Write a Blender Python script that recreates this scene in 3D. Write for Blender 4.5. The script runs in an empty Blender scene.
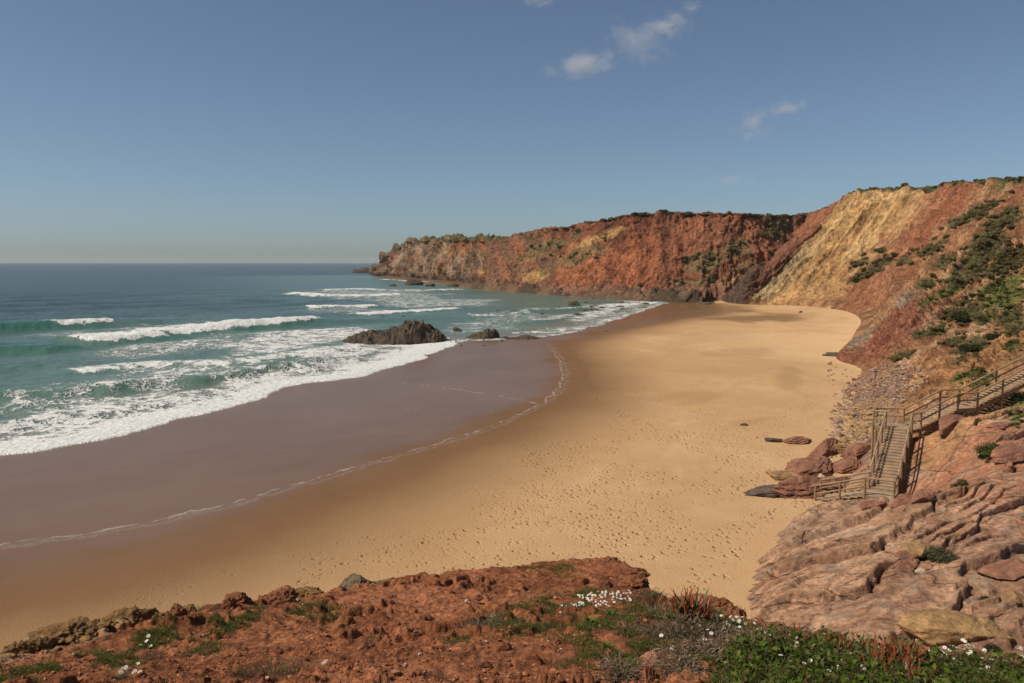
import bpy, math, random
import numpy as np
from mathutils import Vector
R = math.radians
scene = bpy.context.scene
COL = scene.collection
rng = np.random.default_rng(7)
random.seed(7)

# ------------------------------------------------------------------ camera, sky, sun, exposure
F_PX, W_PX, H_PX = 797.0, 1024, 683
PITCH = R(5.70)
CAM_Z = 16.0
cam_d = bpy.data.cameras.new('camera')
cam = bpy.data.objects.new('camera', cam_d); COL.objects.link(cam)
cam.location = (0, 0, CAM_Z)
cam.rotation_euler = (math.pi/2 - PITCH, 0, 0)
cam_d.sensor_width = 36.0
cam_d.lens = F_PX*36.0/W_PX
cam_d.clip_start = 0.1
cam_d.clip_end = 120000
scene.camera = cam

SUN_EL, SUN_AZ = R(50), math.atan2(-0.93, -0.24)        # azimuth measured from +Y towards +X
world = bpy.data.worlds.new('World'); scene.world = world
world.use_nodes = True
wn = world.node_tree
bg = wn.nodes['Background']
sky = wn.nodes.new('ShaderNodeTexSky')
sky.sky_type = 'NISHITA'; sky.sun_disc = False
sky.sun_elevation = SUN_EL; sky.sun_rotation = SUN_AZ % (2*math.pi)
sky.altitude = 0; sky.air_density = 0.75; sky.dust_density = 0.75; sky.ozone_density = 4.2
hs_ = wn.nodes.new('ShaderNodeHueSaturation'); hs_.inputs['Saturation'].default_value = 0.86
wn.links.new(sky.outputs[0], hs_.inputs['Color']); mx_ = wn.nodes.new('ShaderNodeMix'); mx_.data_type = 'RGBA'; mx_.blend_type = 'MULTIPLY'; mx_.inputs[0].default_value = 1.0
mx_.inputs[7].default_value = (0.93, 0.99, 0.98, 1)
wn.links.new(hs_.outputs[0], mx_.inputs[6]); wn.links.new(mx_.outputs[2], bg.inputs[0])
bg.inputs[1].default_value = 0.082
sun_d = bpy.data.lights.new('sun', 'SUN')
sun_d.energy = 4.5; sun_d.angle = R(0.5); sun_d.color = (1.0, 0.90, 0.76)
sun = bpy.data.objects.new('sun', sun_d); COL.objects.link(sun)
to_sun = Vector((math.sin(SUN_AZ)*math.cos(SUN_EL), math.cos(SUN_AZ)*math.cos(SUN_EL), math.sin(SUN_EL)))
sun.rotation_euler = to_sun.to_track_quat('Z', 'Y').to_euler()
sun.location = (0, 0, 200)
vs = scene.view_settings
vs.view_transform = 'Standard'; vs.look = 'None'; vs.gamma = 1.0; vs.use_curve_mapping = False
vs.exposure = 0.0
scene.cycles.volume_bounces = 2

# ------------------------------------------------------------------ noise
_p = np.random.default_rng(11).permutation(256).astype(np.int32)
_g = np.array([[1,1,0],[-1,1,0],[1,-1,0],[-1,-1,0],[1,0,1],[-1,0,1],[1,0,-1],[-1,0,-1],
               [0,1,1],[0,-1,1],[0,1,-1],[0,-1,-1],[1,1,0],[0,-1,1],[-1,1,0],[0,-1,-1]], dtype=np.float32)
def perlin(x, y, z=0.0):
    x, y, z = np.broadcast_arrays(np.asarray(x, np.float64), np.asarray(y, np.float64), np.asarray(z, np.float64))
    xi, yi, zi = np.floor(x), np.floor(y), np.floor(z)
    xf, yf, zf = x-xi, y-yi, z-zi
    xi, yi, zi = xi.astype(np.int64), yi.astype(np.int64), zi.astype(np.int64)
    f = lambda t: t*t*t*(t*(t*6-15)+10)
    u, v, w = f(xf), f(yf), f(zf)
    def g(dx, dy, dz):
        h = _p[(_p[(_p[(xi+dx) & 255]+yi+dy) & 255]+zi+dz) & 255] & 15
        gr = _g[h]
        return gr[..., 0]*(xf-dx)+gr[..., 1]*(yf-dy)+gr[..., 2]*(zf-dz)
    l = lambda a, b, t: a+t*(b-a)
    return l(l(l(g(0,0,0), g(1,0,0), u), l(g(0,1,0), g(1,1,0), u), v),
             l(l(g(0,0,1), g(1,0,1), u), l(g(0,1,1), g(1,1,1), u), v), w)
def fbm(x, y, z=0.0, o=4, gain=0.5):
    s, a, t = 0.0, 1.0, 0.0
    for i in range(o):
        k = 2.0**i
        s = s+a*perlin(np.asarray(x)*k+17.3*i, np.asarray(y)*k+5.1*i, np.asarray(z)*k+9.7*i); t += a; a *= gain
    return s/t*1.6
def ridged(x, y, z=0.0, o=4, gain=0.5):
    s, a, t = 0.0, 1.0, 0.0
    for i in range(o):
        k = 2.0**i
        s = s+a*(1-2*np.abs(perlin(np.asarray(x)*k+7.3*i, np.asarray(y)*k+3.1*i, np.asarray(z)*k+1.7*i))); t += a; a *= gain
    return s/t
def sstep(a, b, x):
    t = np.clip((np.asarray(x, float)-a)/(b-a), 0, 1); return t*t*(3-2*t)

# ------------------------------------------------------------------ photo geometry -> world
SP, CP = math.sin(PITCH), math.cos(PITCH)
def ray(u, v):
    dx = (np.asarray(u, float)-512)/F_PX; dy = (341.5-np.asarray(v, float))/F_PX
    return dx, CP+dy*SP, -SP+dy*CP
def PD(u, v, D):
    dx, dy, dz = ray(u, v); t = D/dy
    return np.array([dx*t, D+0*t, CAM_Z+dz*t])
def PZ(u, v, z):
    dx, dy, dz = ray(u, v); t = (z-CAM_Z)/dz
    return np.array([dx*t, dy*t, z+0*t])
def PXZ(u, D, z):                                     # a point at distance D and height z that stands in the column u
    dep = D*CP+(CAM_Z-z)*SP
    return np.array([(u-512)/F_PX*dep, D, z])
def project(P):
    x, y, z = P[..., 0], P[..., 1], P[..., 2]-CAM_Z
    d = y*CP-z*SP; up = y*SP+z*CP
    d = np.where(d < 0.05, 0.05, d)
    return 512+F_PX*x/d, 341.5-F_PX*up/d, d

# ------------------------------------------------------------------ scene graph helpers
def tag(o, label=None, cat=None, group=None, kind=None):
    if label: o['label'] = label
    if cat: o['category'] = cat
    if group: o['group'] = group
    if kind: o['kind'] = kind
    return o
def mesh_np(name, V, faces, mats, cols=None, attrs=None, smooth=True, midx=None):
    me = bpy.data.meshes.new(name)
    V = np.ascontiguousarray(V, np.float32).reshape(-1, 3)
    faces = np.asarray(faces, np.int32); k = faces.shape[1]; n = len(faces)
    me.vertices.add(len(V)); me.vertices.foreach_set('co', V.ravel())
    me.loops.add(n*k); me.loops.foreach_set('vertex_index', np.ascontiguousarray(faces).ravel())
    me.polygons.add(n)
    me.polygons.foreach_set('loop_start', np.arange(0, n*k, k, dtype=np.int32))
    me.polygons.foreach_set('loop_total', np.full(n, k, np.int32))
    me.polygons.foreach_set('use_smooth', np.full(n, smooth, bool))
    for m in (mats if isinstance(mats, (list, tuple)) else [mats]): me.materials.append(m)
    if midx is not None: me.polygons.foreach_set('material_index', np.asarray(midx, np.int32))
    if cols is not None:
        a = me.attributes.new('Col', 'FLOAT_COLOR', 'POINT')
        c = np.ones((len(V), 4), np.float32); c[:, :3] = np.asarray(cols).reshape(-1, 3)
        a.data.foreach_set('color', c.ravel())
    for k_, v_ in (attrs or {}).items():
        a = me.attributes.new(k_, 'FLOAT', 'POINT'); a.data.foreach_set('value', np.ascontiguousarray(v_, np.float32).ravel())
    me.update(); me.validate()
    return me
def link(name, me, parent=None):
    o = bpy.data.objects.new(name, me); COL.objects.link(o)
    if parent: o.parent = parent
    return o
def grid_faces(nr, nc, keep=None):
    a = np.arange(nr*nc).reshape(nr, nc)
    q = np.stack([a[:-1, :-1], a[:-1, 1:], a[1:, 1:], a[1:, :-1]], -1).reshape(-1, 4)
    return q if keep is None else q[keep.reshape(-1)]
def empty(name, loc, rz=0):
    o = bpy.data.objects.new(name, None); COL.objects.link(o); o.location = loc; o.rotation_euler[2] = rz
    o.empty_display_size = 0.2
    return o

# ------------------------------------------------------------------ materials
def new_mat(name):
    m = bpy.data.materials.new(name); m.use_nodes = True
    nt = m.node_tree; b = nt.nodes['Principled BSDF']
    return m, nt, b
class NB:
    def __init__(s, nt): s.nt = nt
    def n(s, t, **k):
        x = s.nt.nodes.new(t)
        for a, v in k.items(): setattr(x, a, v)
        return x
    def l(s, a, b): s.nt.links.new(a, b)
    def coord(s, scale=(1, 1, 1)):
        tc = s.n('ShaderNodeTexCoord'); mp = s.n('ShaderNodeMapping'); mp.inputs['Scale'].default_value = scale
        s.l(tc.outputs['Object'], mp.inputs[0]); return mp.outputs[0]
    def noise(s, vec, scale, detail=5, rough=0.55, dist=0.0):
        x = s.n('ShaderNodeTexNoise'); x.inputs['Scale'].default_value = scale; x.inputs['Detail'].default_value = detail
        x.inputs['Roughness'].default_value = rough; x.inputs['Distortion'].default_value = dist
        s.l(vec, x.inputs['Vector']); return x.outputs['Fac']
    def voro(s, vec, scale, feature='F1', out='Distance', rand=1.0):
        x = s.n('ShaderNodeTexVoronoi', feature=feature); x.inputs['Scale'].default_value = scale
        x.inputs['Randomness'].default_value = rand
        s.l(vec, x.inputs['Vector']); return x.outputs[out]
    def math(s, op, a, b=None, c=None, clamp=False):
        x = s.n('ShaderNodeMath', operation=op, use_clamp=clamp)
        for i, v in enumerate((a, b, c)):
            if v is None: continue
            if isinstance(v, (int, float)): x.inputs[i].default_value = v
            else: s.l(v, x.inputs[i])
        return x.outputs[0]
    def mrange(s, v, a, b, c=0.0, d=1.0, smooth=True):
        x = s.n('ShaderNodeMapRange', interpolation_type='SMOOTHSTEP' if smooth else 'LINEAR')
        x.inputs['From Min'].default_value = a; x.inputs['From Max'].default_value = b
        x.inputs['To Min'].default_value = c; x.inputs['To Max'].default_value = d
        s.l(v, x.inputs['Value']); return x.outputs['Result']
    def mix(s, f, a, b, mode='MIX'):
        x = s.n('ShaderNodeMix', data_type='RGBA', blend_type=mode)
        for sock, v in ((x.inputs[0], f), (x.inputs[6], a), (x.inputs[7], b)):
            if isinstance(v, (int, float)): sock.default_value = v
            elif isinstance(v, tuple): sock.default_value = (*v, 1)
            else: s.l(v, sock)
        return x.outputs[2]
    def attr(s, name, out='Fac'):
        x = s.n('ShaderNodeAttribute', attribute_name=name); return x.outputs[out]
    def bump(s, h, strength, dist, prev=None):
        x = s.n('ShaderNodeBump'); x.inputs['Strength'].default_value = strength; x.inputs['Distance'].default_value = dist
        s.l(h, x.inputs['Height'])
        if prev is not None: s.l(prev, x.inputs['Normal'])
        return x.outputs[0]

def terrain_mat(name, s1, s2, bd, rough=0.95, aniso=(1, 1, 1), var=(0.62, 1.35), bstr=0.8, spec=0.15):
    m, nt, b = new_mat(name); q = NB(nt)
    v = q.coord(aniso); c = q.attr('Col', 'Color')
    n1 = q.noise(v, s1, 6, 0.6); n2 = q.noise(v, s2, 4, 0.65)
    k = q.mrange(n1, 0.30, 0.70, var[0], var[1], False)
    k2 = q.mrange(n2, 0.32, 0.68, 0.62, 1.32, False)
    kk = q.math('MULTIPLY', k, k2)
    cc = q.n('ShaderNodeVectorMath', operation='SCALE'); q.l(c, cc.inputs[0]); q.l(kk, cc.inputs['Scale'])
    q.l(cc.outputs[0], b.inputs['Base Color'])
    b.inputs['Roughness'].default_value = rough; b.inputs['Specular IOR Level'].default_value = spec
    vo = q.voro(v, s1*1.7)
    h = q.math('ADD', n1, q.math('MULTIPLY', n2, 0.4)); h = q.math('ADD', h, q.math('MULTIPLY', vo, 0.35))
    q.l(q.bump(h, bstr, bd), b.inputs['Normal'])
    return m
def plain_mat(name, col, rough=0.9, var=0.35, scale=4.0, bump=0.3, bd=0.02, spec=0.2, isl=0.0, trans=0.0):
    m, nt, b = new_mat(name); q = NB(nt)
    v = q.coord(); n = q.noise(v, scale, 5, 0.6)
    k = q.mrange(n, 0.3, 0.7, 1-var, 1+var, False)
    if isl:
        g = q.n('ShaderNodeNewGeometry')
        k = q.math('MULTIPLY', k, q.mrange(g.outputs['Random Per Island'], 0, 1, 1-isl, 1+isl, False))
        oi = q.n('ShaderNodeObjectInfo')
        k = q.math('MULTIPLY', k, q.mrange(oi.outputs['Random'], 0, 1, 0.8, 1.25, False))
    cc = q.n('ShaderNodeVectorMath', operation='SCALE'); cc.inputs[0].default_value = col; q.l(k, cc.inputs['Scale'])
    q.l(cc.outputs[0], b.inputs['Base Color'])
    b.inputs['Roughness'].default_value = rough; b.inputs['Specular IOR Level'].default_value = spec
    if bump: q.l(q.bump(n, bump, bd), b.inputs['Normal'])
    if trans:
        t = q.n('ShaderNodeBsdfTranslucent'); q.l(cc.outputs[0], t.inputs['Color'])
        mx = q.n('ShaderNodeMixShader'); mx.inputs[0].default_value = trans
        q.l(b.outputs[0], mx.inputs[1]); q.l(t.outputs[0], mx.inputs[2])
        q.l(mx.outputs[0], nt.nodes['Material Output'].inputs['Surface'])
    return m
def col_mat(name, rough=0.8, spec=0.2, trans=0.0, var=0.25, scale=30.0):
    """colour from the vertex attribute Col, varied by noise and per island"""
    m, nt, b = new_mat(name); q = NB(nt)
    c = q.attr('Col', 'Color'); n = q.noise(q.coord(), scale, 3)
    k = q.mrange(n, 0.3, 0.7, 1-var, 1+var, False)
    cc = q.n('ShaderNodeVectorMath', operation='SCALE'); q.l(c, cc.inputs[0]); q.l(k, cc.inputs['Scale'])
    q.l(cc.outputs[0], b.inputs['Base Color'])
    b.inputs['Roughness'].default_value = rough; b.inputs['Specular IOR Level'].default_value = spec
    if trans:
        t = q.n('ShaderNodeBsdfTranslucent'); q.l(cc.outputs[0], t.inputs['Color'])
        mx = q.n('ShaderNodeMixShader'); mx.inputs[0].default_value = trans
        q.l(b.outputs[0], mx.inputs[1]); q.l(t.outputs[0], mx.inputs[2])
        q.l(mx.outputs[0], nt.nodes['Material Output'].inputs['Surface'])
    return m

# ------------------------------------------------------------------ plan of the shore
def seg_dist(X, Y, poly):
    """distance to a polyline, and the arc fraction of the nearest point"""
    poly = np.asarray(poly, float)
    best = np.full(X.shape, 1e18); par = np.zeros(X.shape); side = np.zeros(X.shape)
    L = np.r_[0, np.cumsum(np.hypot(*np.diff(poly, axis=0).T))]
    for i in range(len(poly)-1):
        a, b = poly[i], poly[i+1]; d = b-a; l2 = d@d
        if l2 == 0: continue
        t = np.clip(((X-a[0])*d[0]+(Y-a[1])*d[1])/l2, 0, 1)
        ex, ey = X-a[0]-t*d[0], Y-a[1]-t*d[1]
        dd = ex*ex+ey*ey; m = dd < best
        best = np.where(m, dd, best); par = np.where(m, (L[i]+t*math.sqrt(l2))/L[-1], par)
        side = np.where(m, np.sign(d[0]*ey-d[1]*ex), side)
    return np.sqrt(best), par, side
def in_poly(X, Y, poly):
    poly = np.asarray(poly, float); r = np.zeros(X.shape, bool); j = len(poly)-1
    for i in range(len(poly)):
        xi, yi, xj, yj = *poly[i], *poly[j]
        if yi != yj:
            r ^= ((yi > Y) != (yj > Y)) & (X < (xj-xi)*(Y-yi)/(yj-yi)+xi)
        j = i
    return r
def crom(P, n):
    """dense Catmull-Rom through the points"""
    P = np.asarray(P, float); Q = np.vstack([2*P[0]-P[1], P, 2*P[-1]-P[-2]]); out = []
    for i in range(1, len(Q)-2):
        t = np.linspace(0, 1, n, endpoint=False)[:, None]
        p0, p1, p2, p3 = Q[i-1], Q[i], Q[i+1], Q[i+2]
        out.append(0.5*((2*p1)+(-p0+p2)*t+(2*p0-5*p1+4*p2-p3)*t**2+(-p0+3*p1-3*p2+p3)*t**3))
    out.append(P[-1:]); return np.vstack(out)
WL_PX = [(-200,500),(-100,478),(0,456),(50,449),(100,440),(150,429),(200,415),(245,401),(290,388),(330,379),(370,372),(400,366),
         (425,359),(440,352),(446,346),(455,342),(470,340.5),(500,340),(540,337),(575,332),(600,326),(618,319),(640,312),(655,307),
         (668,303),(664,300.5),(640,299),(600,296),(560,293.5),(520,291),(490,289),(470,286.5),(440,282.5),(400,278.5),(374,277)]
WL = np.array([PZ(u, v, 0)[:2] for u, v in WL_PX])
WATER = np.vstack([WL, [(-130, 1250), (100, 2500), (200, 60000), (-60000, 60000), (-60000, -3000), (-900, -3000)], ])
WL_SHORE = np.vstack([[(-900, -3000)], WL])
def shore_d(X, Y):
    d, _, _ = seg_dist(X, Y, WL_SHORE)
    return np.where(in_poly(X, Y, WATER), -d, d)
def sand_z(X, Y, d=None):
    X = np.asarray(X, float); Y = np.asarray(Y, float)
    if d is None: d = shore_d(X, Y)
    z = np.where(d < 0, np.maximum(d*0.03, -4), 0.024*np.minimum(d, 50)+0.008*np.clip(d-50, 0, 80))
    return z
def PS(u, v, dz=0.0):
    z = 1.0
    for _ in range(12):
        p = PZ(u, v, z); z = 0.5*z+0.5*float(sand_z(np.array([p[0]]), np.array([p[1]]))[0])
    p = PZ(u, v, z); p[2] += dz; return p
def sand_line(px, n=6):
    return crom([PS(u, v)[:2] for u, v in px], n)

# ================================================================== SAND
def tan_axis(parts):
    out = []
    for a, b, st in parts: out.append(np.arange(a, b, st))
    return np.concatenate(out)
u_ax = tan_axis([(-1400, -60, 40), (-60, 960, 1.25), (960, 2400.1, 40)])
v_ax = np.r_[np.arange(1500, 720, -30), np.arange(720, 300, -0.9), np.arange(300, 268, -0.6)]
def polar_grid(u_ax, v_ax, z0=1.0):
    tx = (u_ax-512)/F_PX
    dep = PITCH+np.arctan((v_ax-341.5)/F_PX)
    D = (CAM_Z-z0)/np.tan(dep)
    Y = np.repeat(D[:, None], len(tx), 1); X = Y*1.0*tx[None, :]*1.03
    return X, Y
X, Y = polar_grid(u_ax, v_ax)
nr, nc = X.shape
d_sh = shore_d(X, Y)
Zs = sand_z(X, Y, d_sh)
und = fbm(X*0.03, Y*0.03, 3.3, 3)*0.10+fbm(X*0.16, Y*0.16, 1.1, 3)*0.035
foot = sstep(8, 20, d_sh)
Zs = Zs+und*sstep(2, 25, d_sh)*foot
LINE_FOAM = sand_line([(-160,572),(-80,560),(0,546),(80,535),(150,522),(230,503),(300,483),(360,466),(420,449),(480,430),(520,414),(545,401),(558,388),(562,374),(557,358),(549,346),(545,339)])
LINE_FOAM2 = sand_line([(352,379),(380,380),(410,383),(460,390),(500,396),(530,402),(545,405)])
LINE_FOAM3 = sand_line([(395,411),(425,408),(450,410),(478,413),(500,411)])
LINE_WET = sand_line([(-400,740),(-150,655),(0,606),(120,577),(230,545),(350,497),(450,455),(530,421),(572,398),(584,382),(580,366),(572,350),(580,341),(610,333),(640,326),(680,319),(715,313),(715,304)])
d_f1, p_f1, s_f1 = seg_dist(X, Y, LINE_FOAM)
d_f2, p_f2, _ = seg_dist(X, Y, LINE_FOAM2)
d_f3, p_f3, _ = seg_dist(X, Y, LINE_FOAM3)
d_w, _, s_w = seg_dist(X, Y, LINE_WET)
wet_sd = d_w*s_w                                       # > 0 on the sea side of the line
foam_sd = d_f1*s_f1
f_end = np.minimum(np.where((p_f2 > 0.001) & (p_f2 < 0.999), d_f2, 9), np.where((p_f3 > 0.02) & (p_f3 < 0.98), d_f3*1.8, 9))
# damp patches on the far dry beach: streaks left by seepage
pu, pv, _ = project(np.stack([X, Y, Zs], -1))
def eblob(u, v, cu, cv, ru, rv, rot=0.0):
    c, s = math.cos(R(rot)), math.sin(R(rot)); a = (u-cu)*c+(v-cv)*s; b = -(u-cu)*s+(v-cv)*c
    return np.sqrt((a/ru)**2+(b/rv)**2)
damp = np.zeros_like(X)
warp = 1.7*fbm(X*0.06, Y*0.025, 7.7, 4)+0.5*fbm(X*0.3, Y*0.1, 2.7, 3)
for cu, cv, ru, rv, rot in [(705,313,45,5,-4),(660,322,45,4,-6),(745,318,55,4,0),(640,333,70,5,-4),(790,380,16,14,40),(760,420,34,6,-8),(745,352,45,6,0),(690,398,50,7,-3),(620,400,40,8,-20)]:
    damp = np.maximum(damp, (1-sstep(0.5, 1.25, eblob(pu, pv, cu, cv, ru, rv, rot)+warp*0.5))*(0.8 if cv < 325 else 0.24))
m_sand, nt, b = new_mat('beach_sand'); q = NB(nt)
v = q.coord()
wa, fa, fa2, da, sh = q.attr('wet'), q.attr('foam_line'), q.attr('foam_line2'), q.attr('damp'), q.attr('shore')
big = q.noise(v, 0.07, 5, 0.55); mid = q.noise(v, 0.6, 5, 0.6); fine = q.noise(v, 9.0, 4, 0.7); gr = q.noise(v, 60.0, 2, 0.6)
dry = q.mix(q.mrange(big, 0.35, 0.65), (0.505, 0.308, 0.150), (0.545, 0.342, 0.175))
dry = q.mix(q.mrange(mid, 0.3, 0.7, 0.0, 0.30), dry, (0.40, 0.225, 0.095))
pat = q.noise(q.coord((1.0, 0.55, 1.0)), 0.05, 6, 0.62, 1.2)
dampc = q.mix(q.mrange(mid, 0.3, 0.7), (0.165, 0.088, 0.039), (0.195, 0.105, 0.048))
wsd = q.math('ADD', wa, q.math('MULTIPLY', q.math('SUBTRACT', big, 0.5), 7.0))
dry = q.mix(q.mrange(q.math('ADD', wa, q.math('MULTIPLY', q.math('SUBTRACT', big, 0.5), 10.0)), -18.0, -55.0), dry, q.mix(q.mrange(mid, 0.3, 0.7), (0.69, 0.45, 0.24), (0.64, 0.41, 0.21)))
dry = q.mix(q.mrange(pat, 0.50, 0.64, 0.0, 0.42), dry, (0.40, 0.235, 0.11)); dry = q.mix(q.mrange(pat, 0.46, 0.34, 0.0, 0.35), dry, (0.66, 0.45, 0.26))
f_damp = q.math('MAXIMUM', q.math('ADD', q.math('MULTIPLY', q.mrange(wsd, -14.0, -2.0), 0.66), q.math('MULTIPLY', q.mrange(wsd, -6.0, 2.0), 0.34)), da)
c = q.mix(f_damp, dry, dampc)
f_wet = q.mrange(q.math('ADD', wsd, q.math('MULTIPLY', q.math('SUBTRACT', mid, 0.5), 2.0)), -3.0, 2.5)
c = q.mix(f_wet, c, q.mix(q.mrange(big, 0.3, 0.7), (0.160, 0.082, 0.034), (0.188, 0.102, 0.046)))
# thin line of foam where the last wave turned back, broken up along its length
fw = q.math('ADD', fa, q.math('MULTIPLY', q.math('SUBTRACT', q.noise(v, 0.35, 5, 0.7), 0.5), 2.2))
br = q.mrange(q.noise(v, 0.9, 5, 0.7), 0.40, 0.60)
fl = q.math('MULTIPLY', q.mrange(q.math('ABSOLUTE', fw), 0.02, 0.17, 0.72, 0.0), br)
fl = q.math('MAXIMUM', fl, q.math('MULTIPLY', q.mrange(q.math('ABSOLUTE', q.math('ADD', fw, q.math('MULTIPLY', q.math('SUBTRACT', mid, 0.25), 2.5))), 0.0, 0.35, 0.30, 0.0), q.mrange(fine, 0.4, 0.6)))
fl = q.math('MULTIPLY', fl, q.attr('foam_keep'))
fw2 = q.math('ADD', fa2, q.math('MULTIPLY', q.noise(v, 0.5, 4, 0.7), 0.7))
fl2 = q.math('MULTIPLY', q.mrange(fw2, 0.40, 0.62, 0.8, 0.0), br)
fl = q.math('MULTIPLY', q.math('MAXIMUM', fl, fl2), 0.85)
c = q.mix(q.math('MULTIPLY', fl, 0.75), c, (0.62, 0.56, 0.50))
# specks of shell and weed
sp = q.mrange(q.voro(v, 1.3), 0.05, 0.09, 1.0, 0.0)
c = q.mix(q.math('MULTIPLY', sp, q.mrange(q.noise(v, 0.05, 2), 0.5, 0.65, 0.0, 0.55)), c, (0.16, 0.10, 0.06))
c = q.mix(q.mrange(fine, 0.25, 0.75, 0.0, 0.22), c, q.mix(0.5, c, (0.1, 0.06, 0.03)))
q.l(c, b.inputs['Base Color'])
ro = q.mrange(q.math('ADD', wsd, 0.0), -2.0, 7.0, 0.95, 0.26)
q.l(ro, b.inputs['Roughness'])
q.l(q.mrange(wsd, -2.0, 7.0, 0.12, 0.20), b.inputs['Specular IOR Level'])
# footprints: many shallow dents where people walk
fv = q.coord((1.0, 0.8, 1.0))
cell = q.voro(fv, 1.75); dent = q.mrange(cell, 0.14, 0.30, -1.0, 0.0)
cell2 = q.voro(fv, 3.1); dent2 = q.mrange(cell2, 0.14, 0.34, -0.6, 0.0)
walk = q.math('MULTIPLY', q.attr('walk'), q.mrange(q.noise(v, 0.13, 6, 0.75), 0.44, 0.56))
walk = q.math('MAXIMUM', walk, q.attr('trail'))
hh = q.math('MULTIPLY', q.math('ADD', dent, dent2), walk)
hh = q.math('ADD', hh, q.math('MULTIPLY', q.math('MULTIPLY', fine, 0.5), q.math('SUBTRACT', 1.0, f_wet)))
nb = q.bump(hh, 1.0, 0.10)
nb = q.bump(mid, 0.25, 0.1, nb)
q.l(nb, b.inputs['Normal'])
walk_a = np.clip(1-sstep(0.5, 1.3, eblob(pu, pv, 640, 500, 190, 120, -25)), 0, 1)
walk_a = np.maximum(walk_a, 0.8*(1-sstep(0.4, 1.2, eblob(pu, pv, 380, 560, 300, 34, -12))))
walk_a = np.maximum(walk_a, 0.6*(1-sstep(0.4, 1.2, eblob(pu, pv, 740, 420, 130, 70, -25))))
trail_a = np.zeros_like(X)
for tp, ww in [([(860,470),(790,505),(700,545),(600,560),(470,570)],0.5),([(815,500),(740,470),(660,430),(600,395),(575,350)],0.45),([(815,505),(760,520),(690,600)],0.6),([(640,560),(560,480),(520,440)],0.35),([(300,585),(420,540),(560,520),(700,480),(810,400)],0.4)]:
    dt, pt_, _ = seg_dist(X+0.8*fbm(X*0.15, Y*0.15, 2.2, 3), Y+0.8*fbm(X*0.15, Y*0.15, 8.2, 3), sand_line(tp))
    trail_a = np.maximum(trail_a, 1-sstep(ww*0.8, ww*1.6, dt))
me = mesh_np('sand', np.stack([X, Y, Zs], -1), grid_faces(nr, nc), m_sand,
             attrs={'wet': wet_sd, 'foam_line': np.clip(foam_sd, -30, 30), 'foam_line2': f_end, 'damp': damp, 'shore': d_sh, 'walk': walk_a, 'trail': trail_a, 'foam_keep': 1-0.8*sstep(0.80, 0.93, p_f1)})
tag(link('sand', me), 'smooth golden beach sand, wet and darker towards the waves', 'beach', kind='structure')

# ================================================================== SEA
u_ax = tan_axis([(-2400, -60, 30), (-60, 700, 1.0), (700, 1500.1, 30)])
v_ax = np.r_[np.arange(640, 470, -6), np.arange(470, 264.0, -0.5), 263.6, 263.3, 263.05]
X, Y = polar_grid(u_ax, v_ax, 0.0)
nr, nc = X.shape
d_s = shore_d(X, Y)
lob = fbm(X*0.06, Y*0.06, 2.0, 4)*4.0+fbm(X*0.3, Y*0.3, 5.0, 3)*0.9
near = 1-sstep(250, 700, Y)
off = sstep(0, 60, -d_s)
sw = np.array([0.75, -0.66])                              # swell runs in from the open sea
ph = X*sw[0]+Y*sw[1]
Zw = (0.30*np.sin(ph*0.16+2.0*fbm(X*0.01, Y*0.01, 1, 3)*3)+0.25*fbm(X*0.12, Y*0.12, 0.5, 3)+0.16*fbm(X*0.45, Y*0.45, 8.0, 3))*near*off
Zw += 0.05*fbm(X*0.8, Y*0.8, 4.0, 3)*near
foam = np.zeros_like(X); crest = np.zeros_like(X)
def breaker(px, A, front, back, f_front, f_back, fo, ends=(0.12, 0.12), wob=2.0, a_ends=None):
    """one wave: crest polyline from pixels at sea level, shoreward is to the right of its run"""
    global Zw, foam, crest
    pl = crom([PZ(u, v_, 0)[:2] for u, v_ in px], 8)
    Xw = X+fbm(X*0.05, Y*0.05, A*3+px[0][0], 3)*wob+fbm(X*0.3, Y*0.3, A*2, 3)*1.0; Yw = Y+fbm(X*0.05, Y*0.05, A*5+px[0][1], 3)*wob+fbm(X*0.3, Y*0.3, A*4, 3)*1.0
    d, s, sd = seg_dist(Xw, Yw, pl); n = d*-sd                 # > 0 shoreward
    env = sstep(0, ends[0], s)*(1-sstep(1-ends[1], 1, s))
    ae = env if a_ends is None else sstep(0, a_ends[0]+1e-6, s)*(1-sstep(1-a_ends[1], 1.0001, s))
    prof = np.where(n > 0, np.exp(-(n/front)**2), np.exp(-(n/back)**2))
    lump = 1+0.25*fbm(X*0.2, Y*0.2, 3.7, 3)
    h = A*ae*prof
    Zw = Zw+h*lump*sstep(0, 6, -d_s+2)
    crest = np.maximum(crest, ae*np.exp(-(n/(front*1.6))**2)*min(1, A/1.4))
    ff = np.where(n > 0, 1-sstep(0.25, 1.15, n/f_front), np.maximum(np.exp(-(n/f_back)**2), 0.55*np.exp(-(n/(2.6*f_back))**2)))
    ff = ff*(0.86+0.5*fbm(s*30+px[0][0], n*0.03, 2.0, 4))
    foam = np.maximum(foam, fo*env*ff)
breaker([(-260,340),(-100,336),(0,331),(60,327),(120,323),(190,321)], 2.1, 4.5, 12, 0.1, 0.1, 0.0, a_ends=(0.1, 0.5))
breaker([(50,328),(85,325.5),(120,323.5)], 0.1, 5, 5, 4, 9, 0.95, ends=(0.06, 0.15))
breaker([(84,345),(115,342),(150,338),(200,332.5),(250,327.5),(290,324),(330,319.5)], 1.5, 4, 14, 5, 17, 1.15, ends=(0.02, 0.10))
breaker([(-200,362),(-60,355),(0,352),(50,350),(100,345)], 1.2, 4, 12, 0.2, 0.2, 0.0, a_ends=(0.1, 0.2))
breaker([(36,378),(100,371),(160,366),(215,366),(260,362),(310,354),(352,349)], 0.55, 3, 7, 5, 8, 0.82, ends=(0.15, 0.1))
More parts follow.
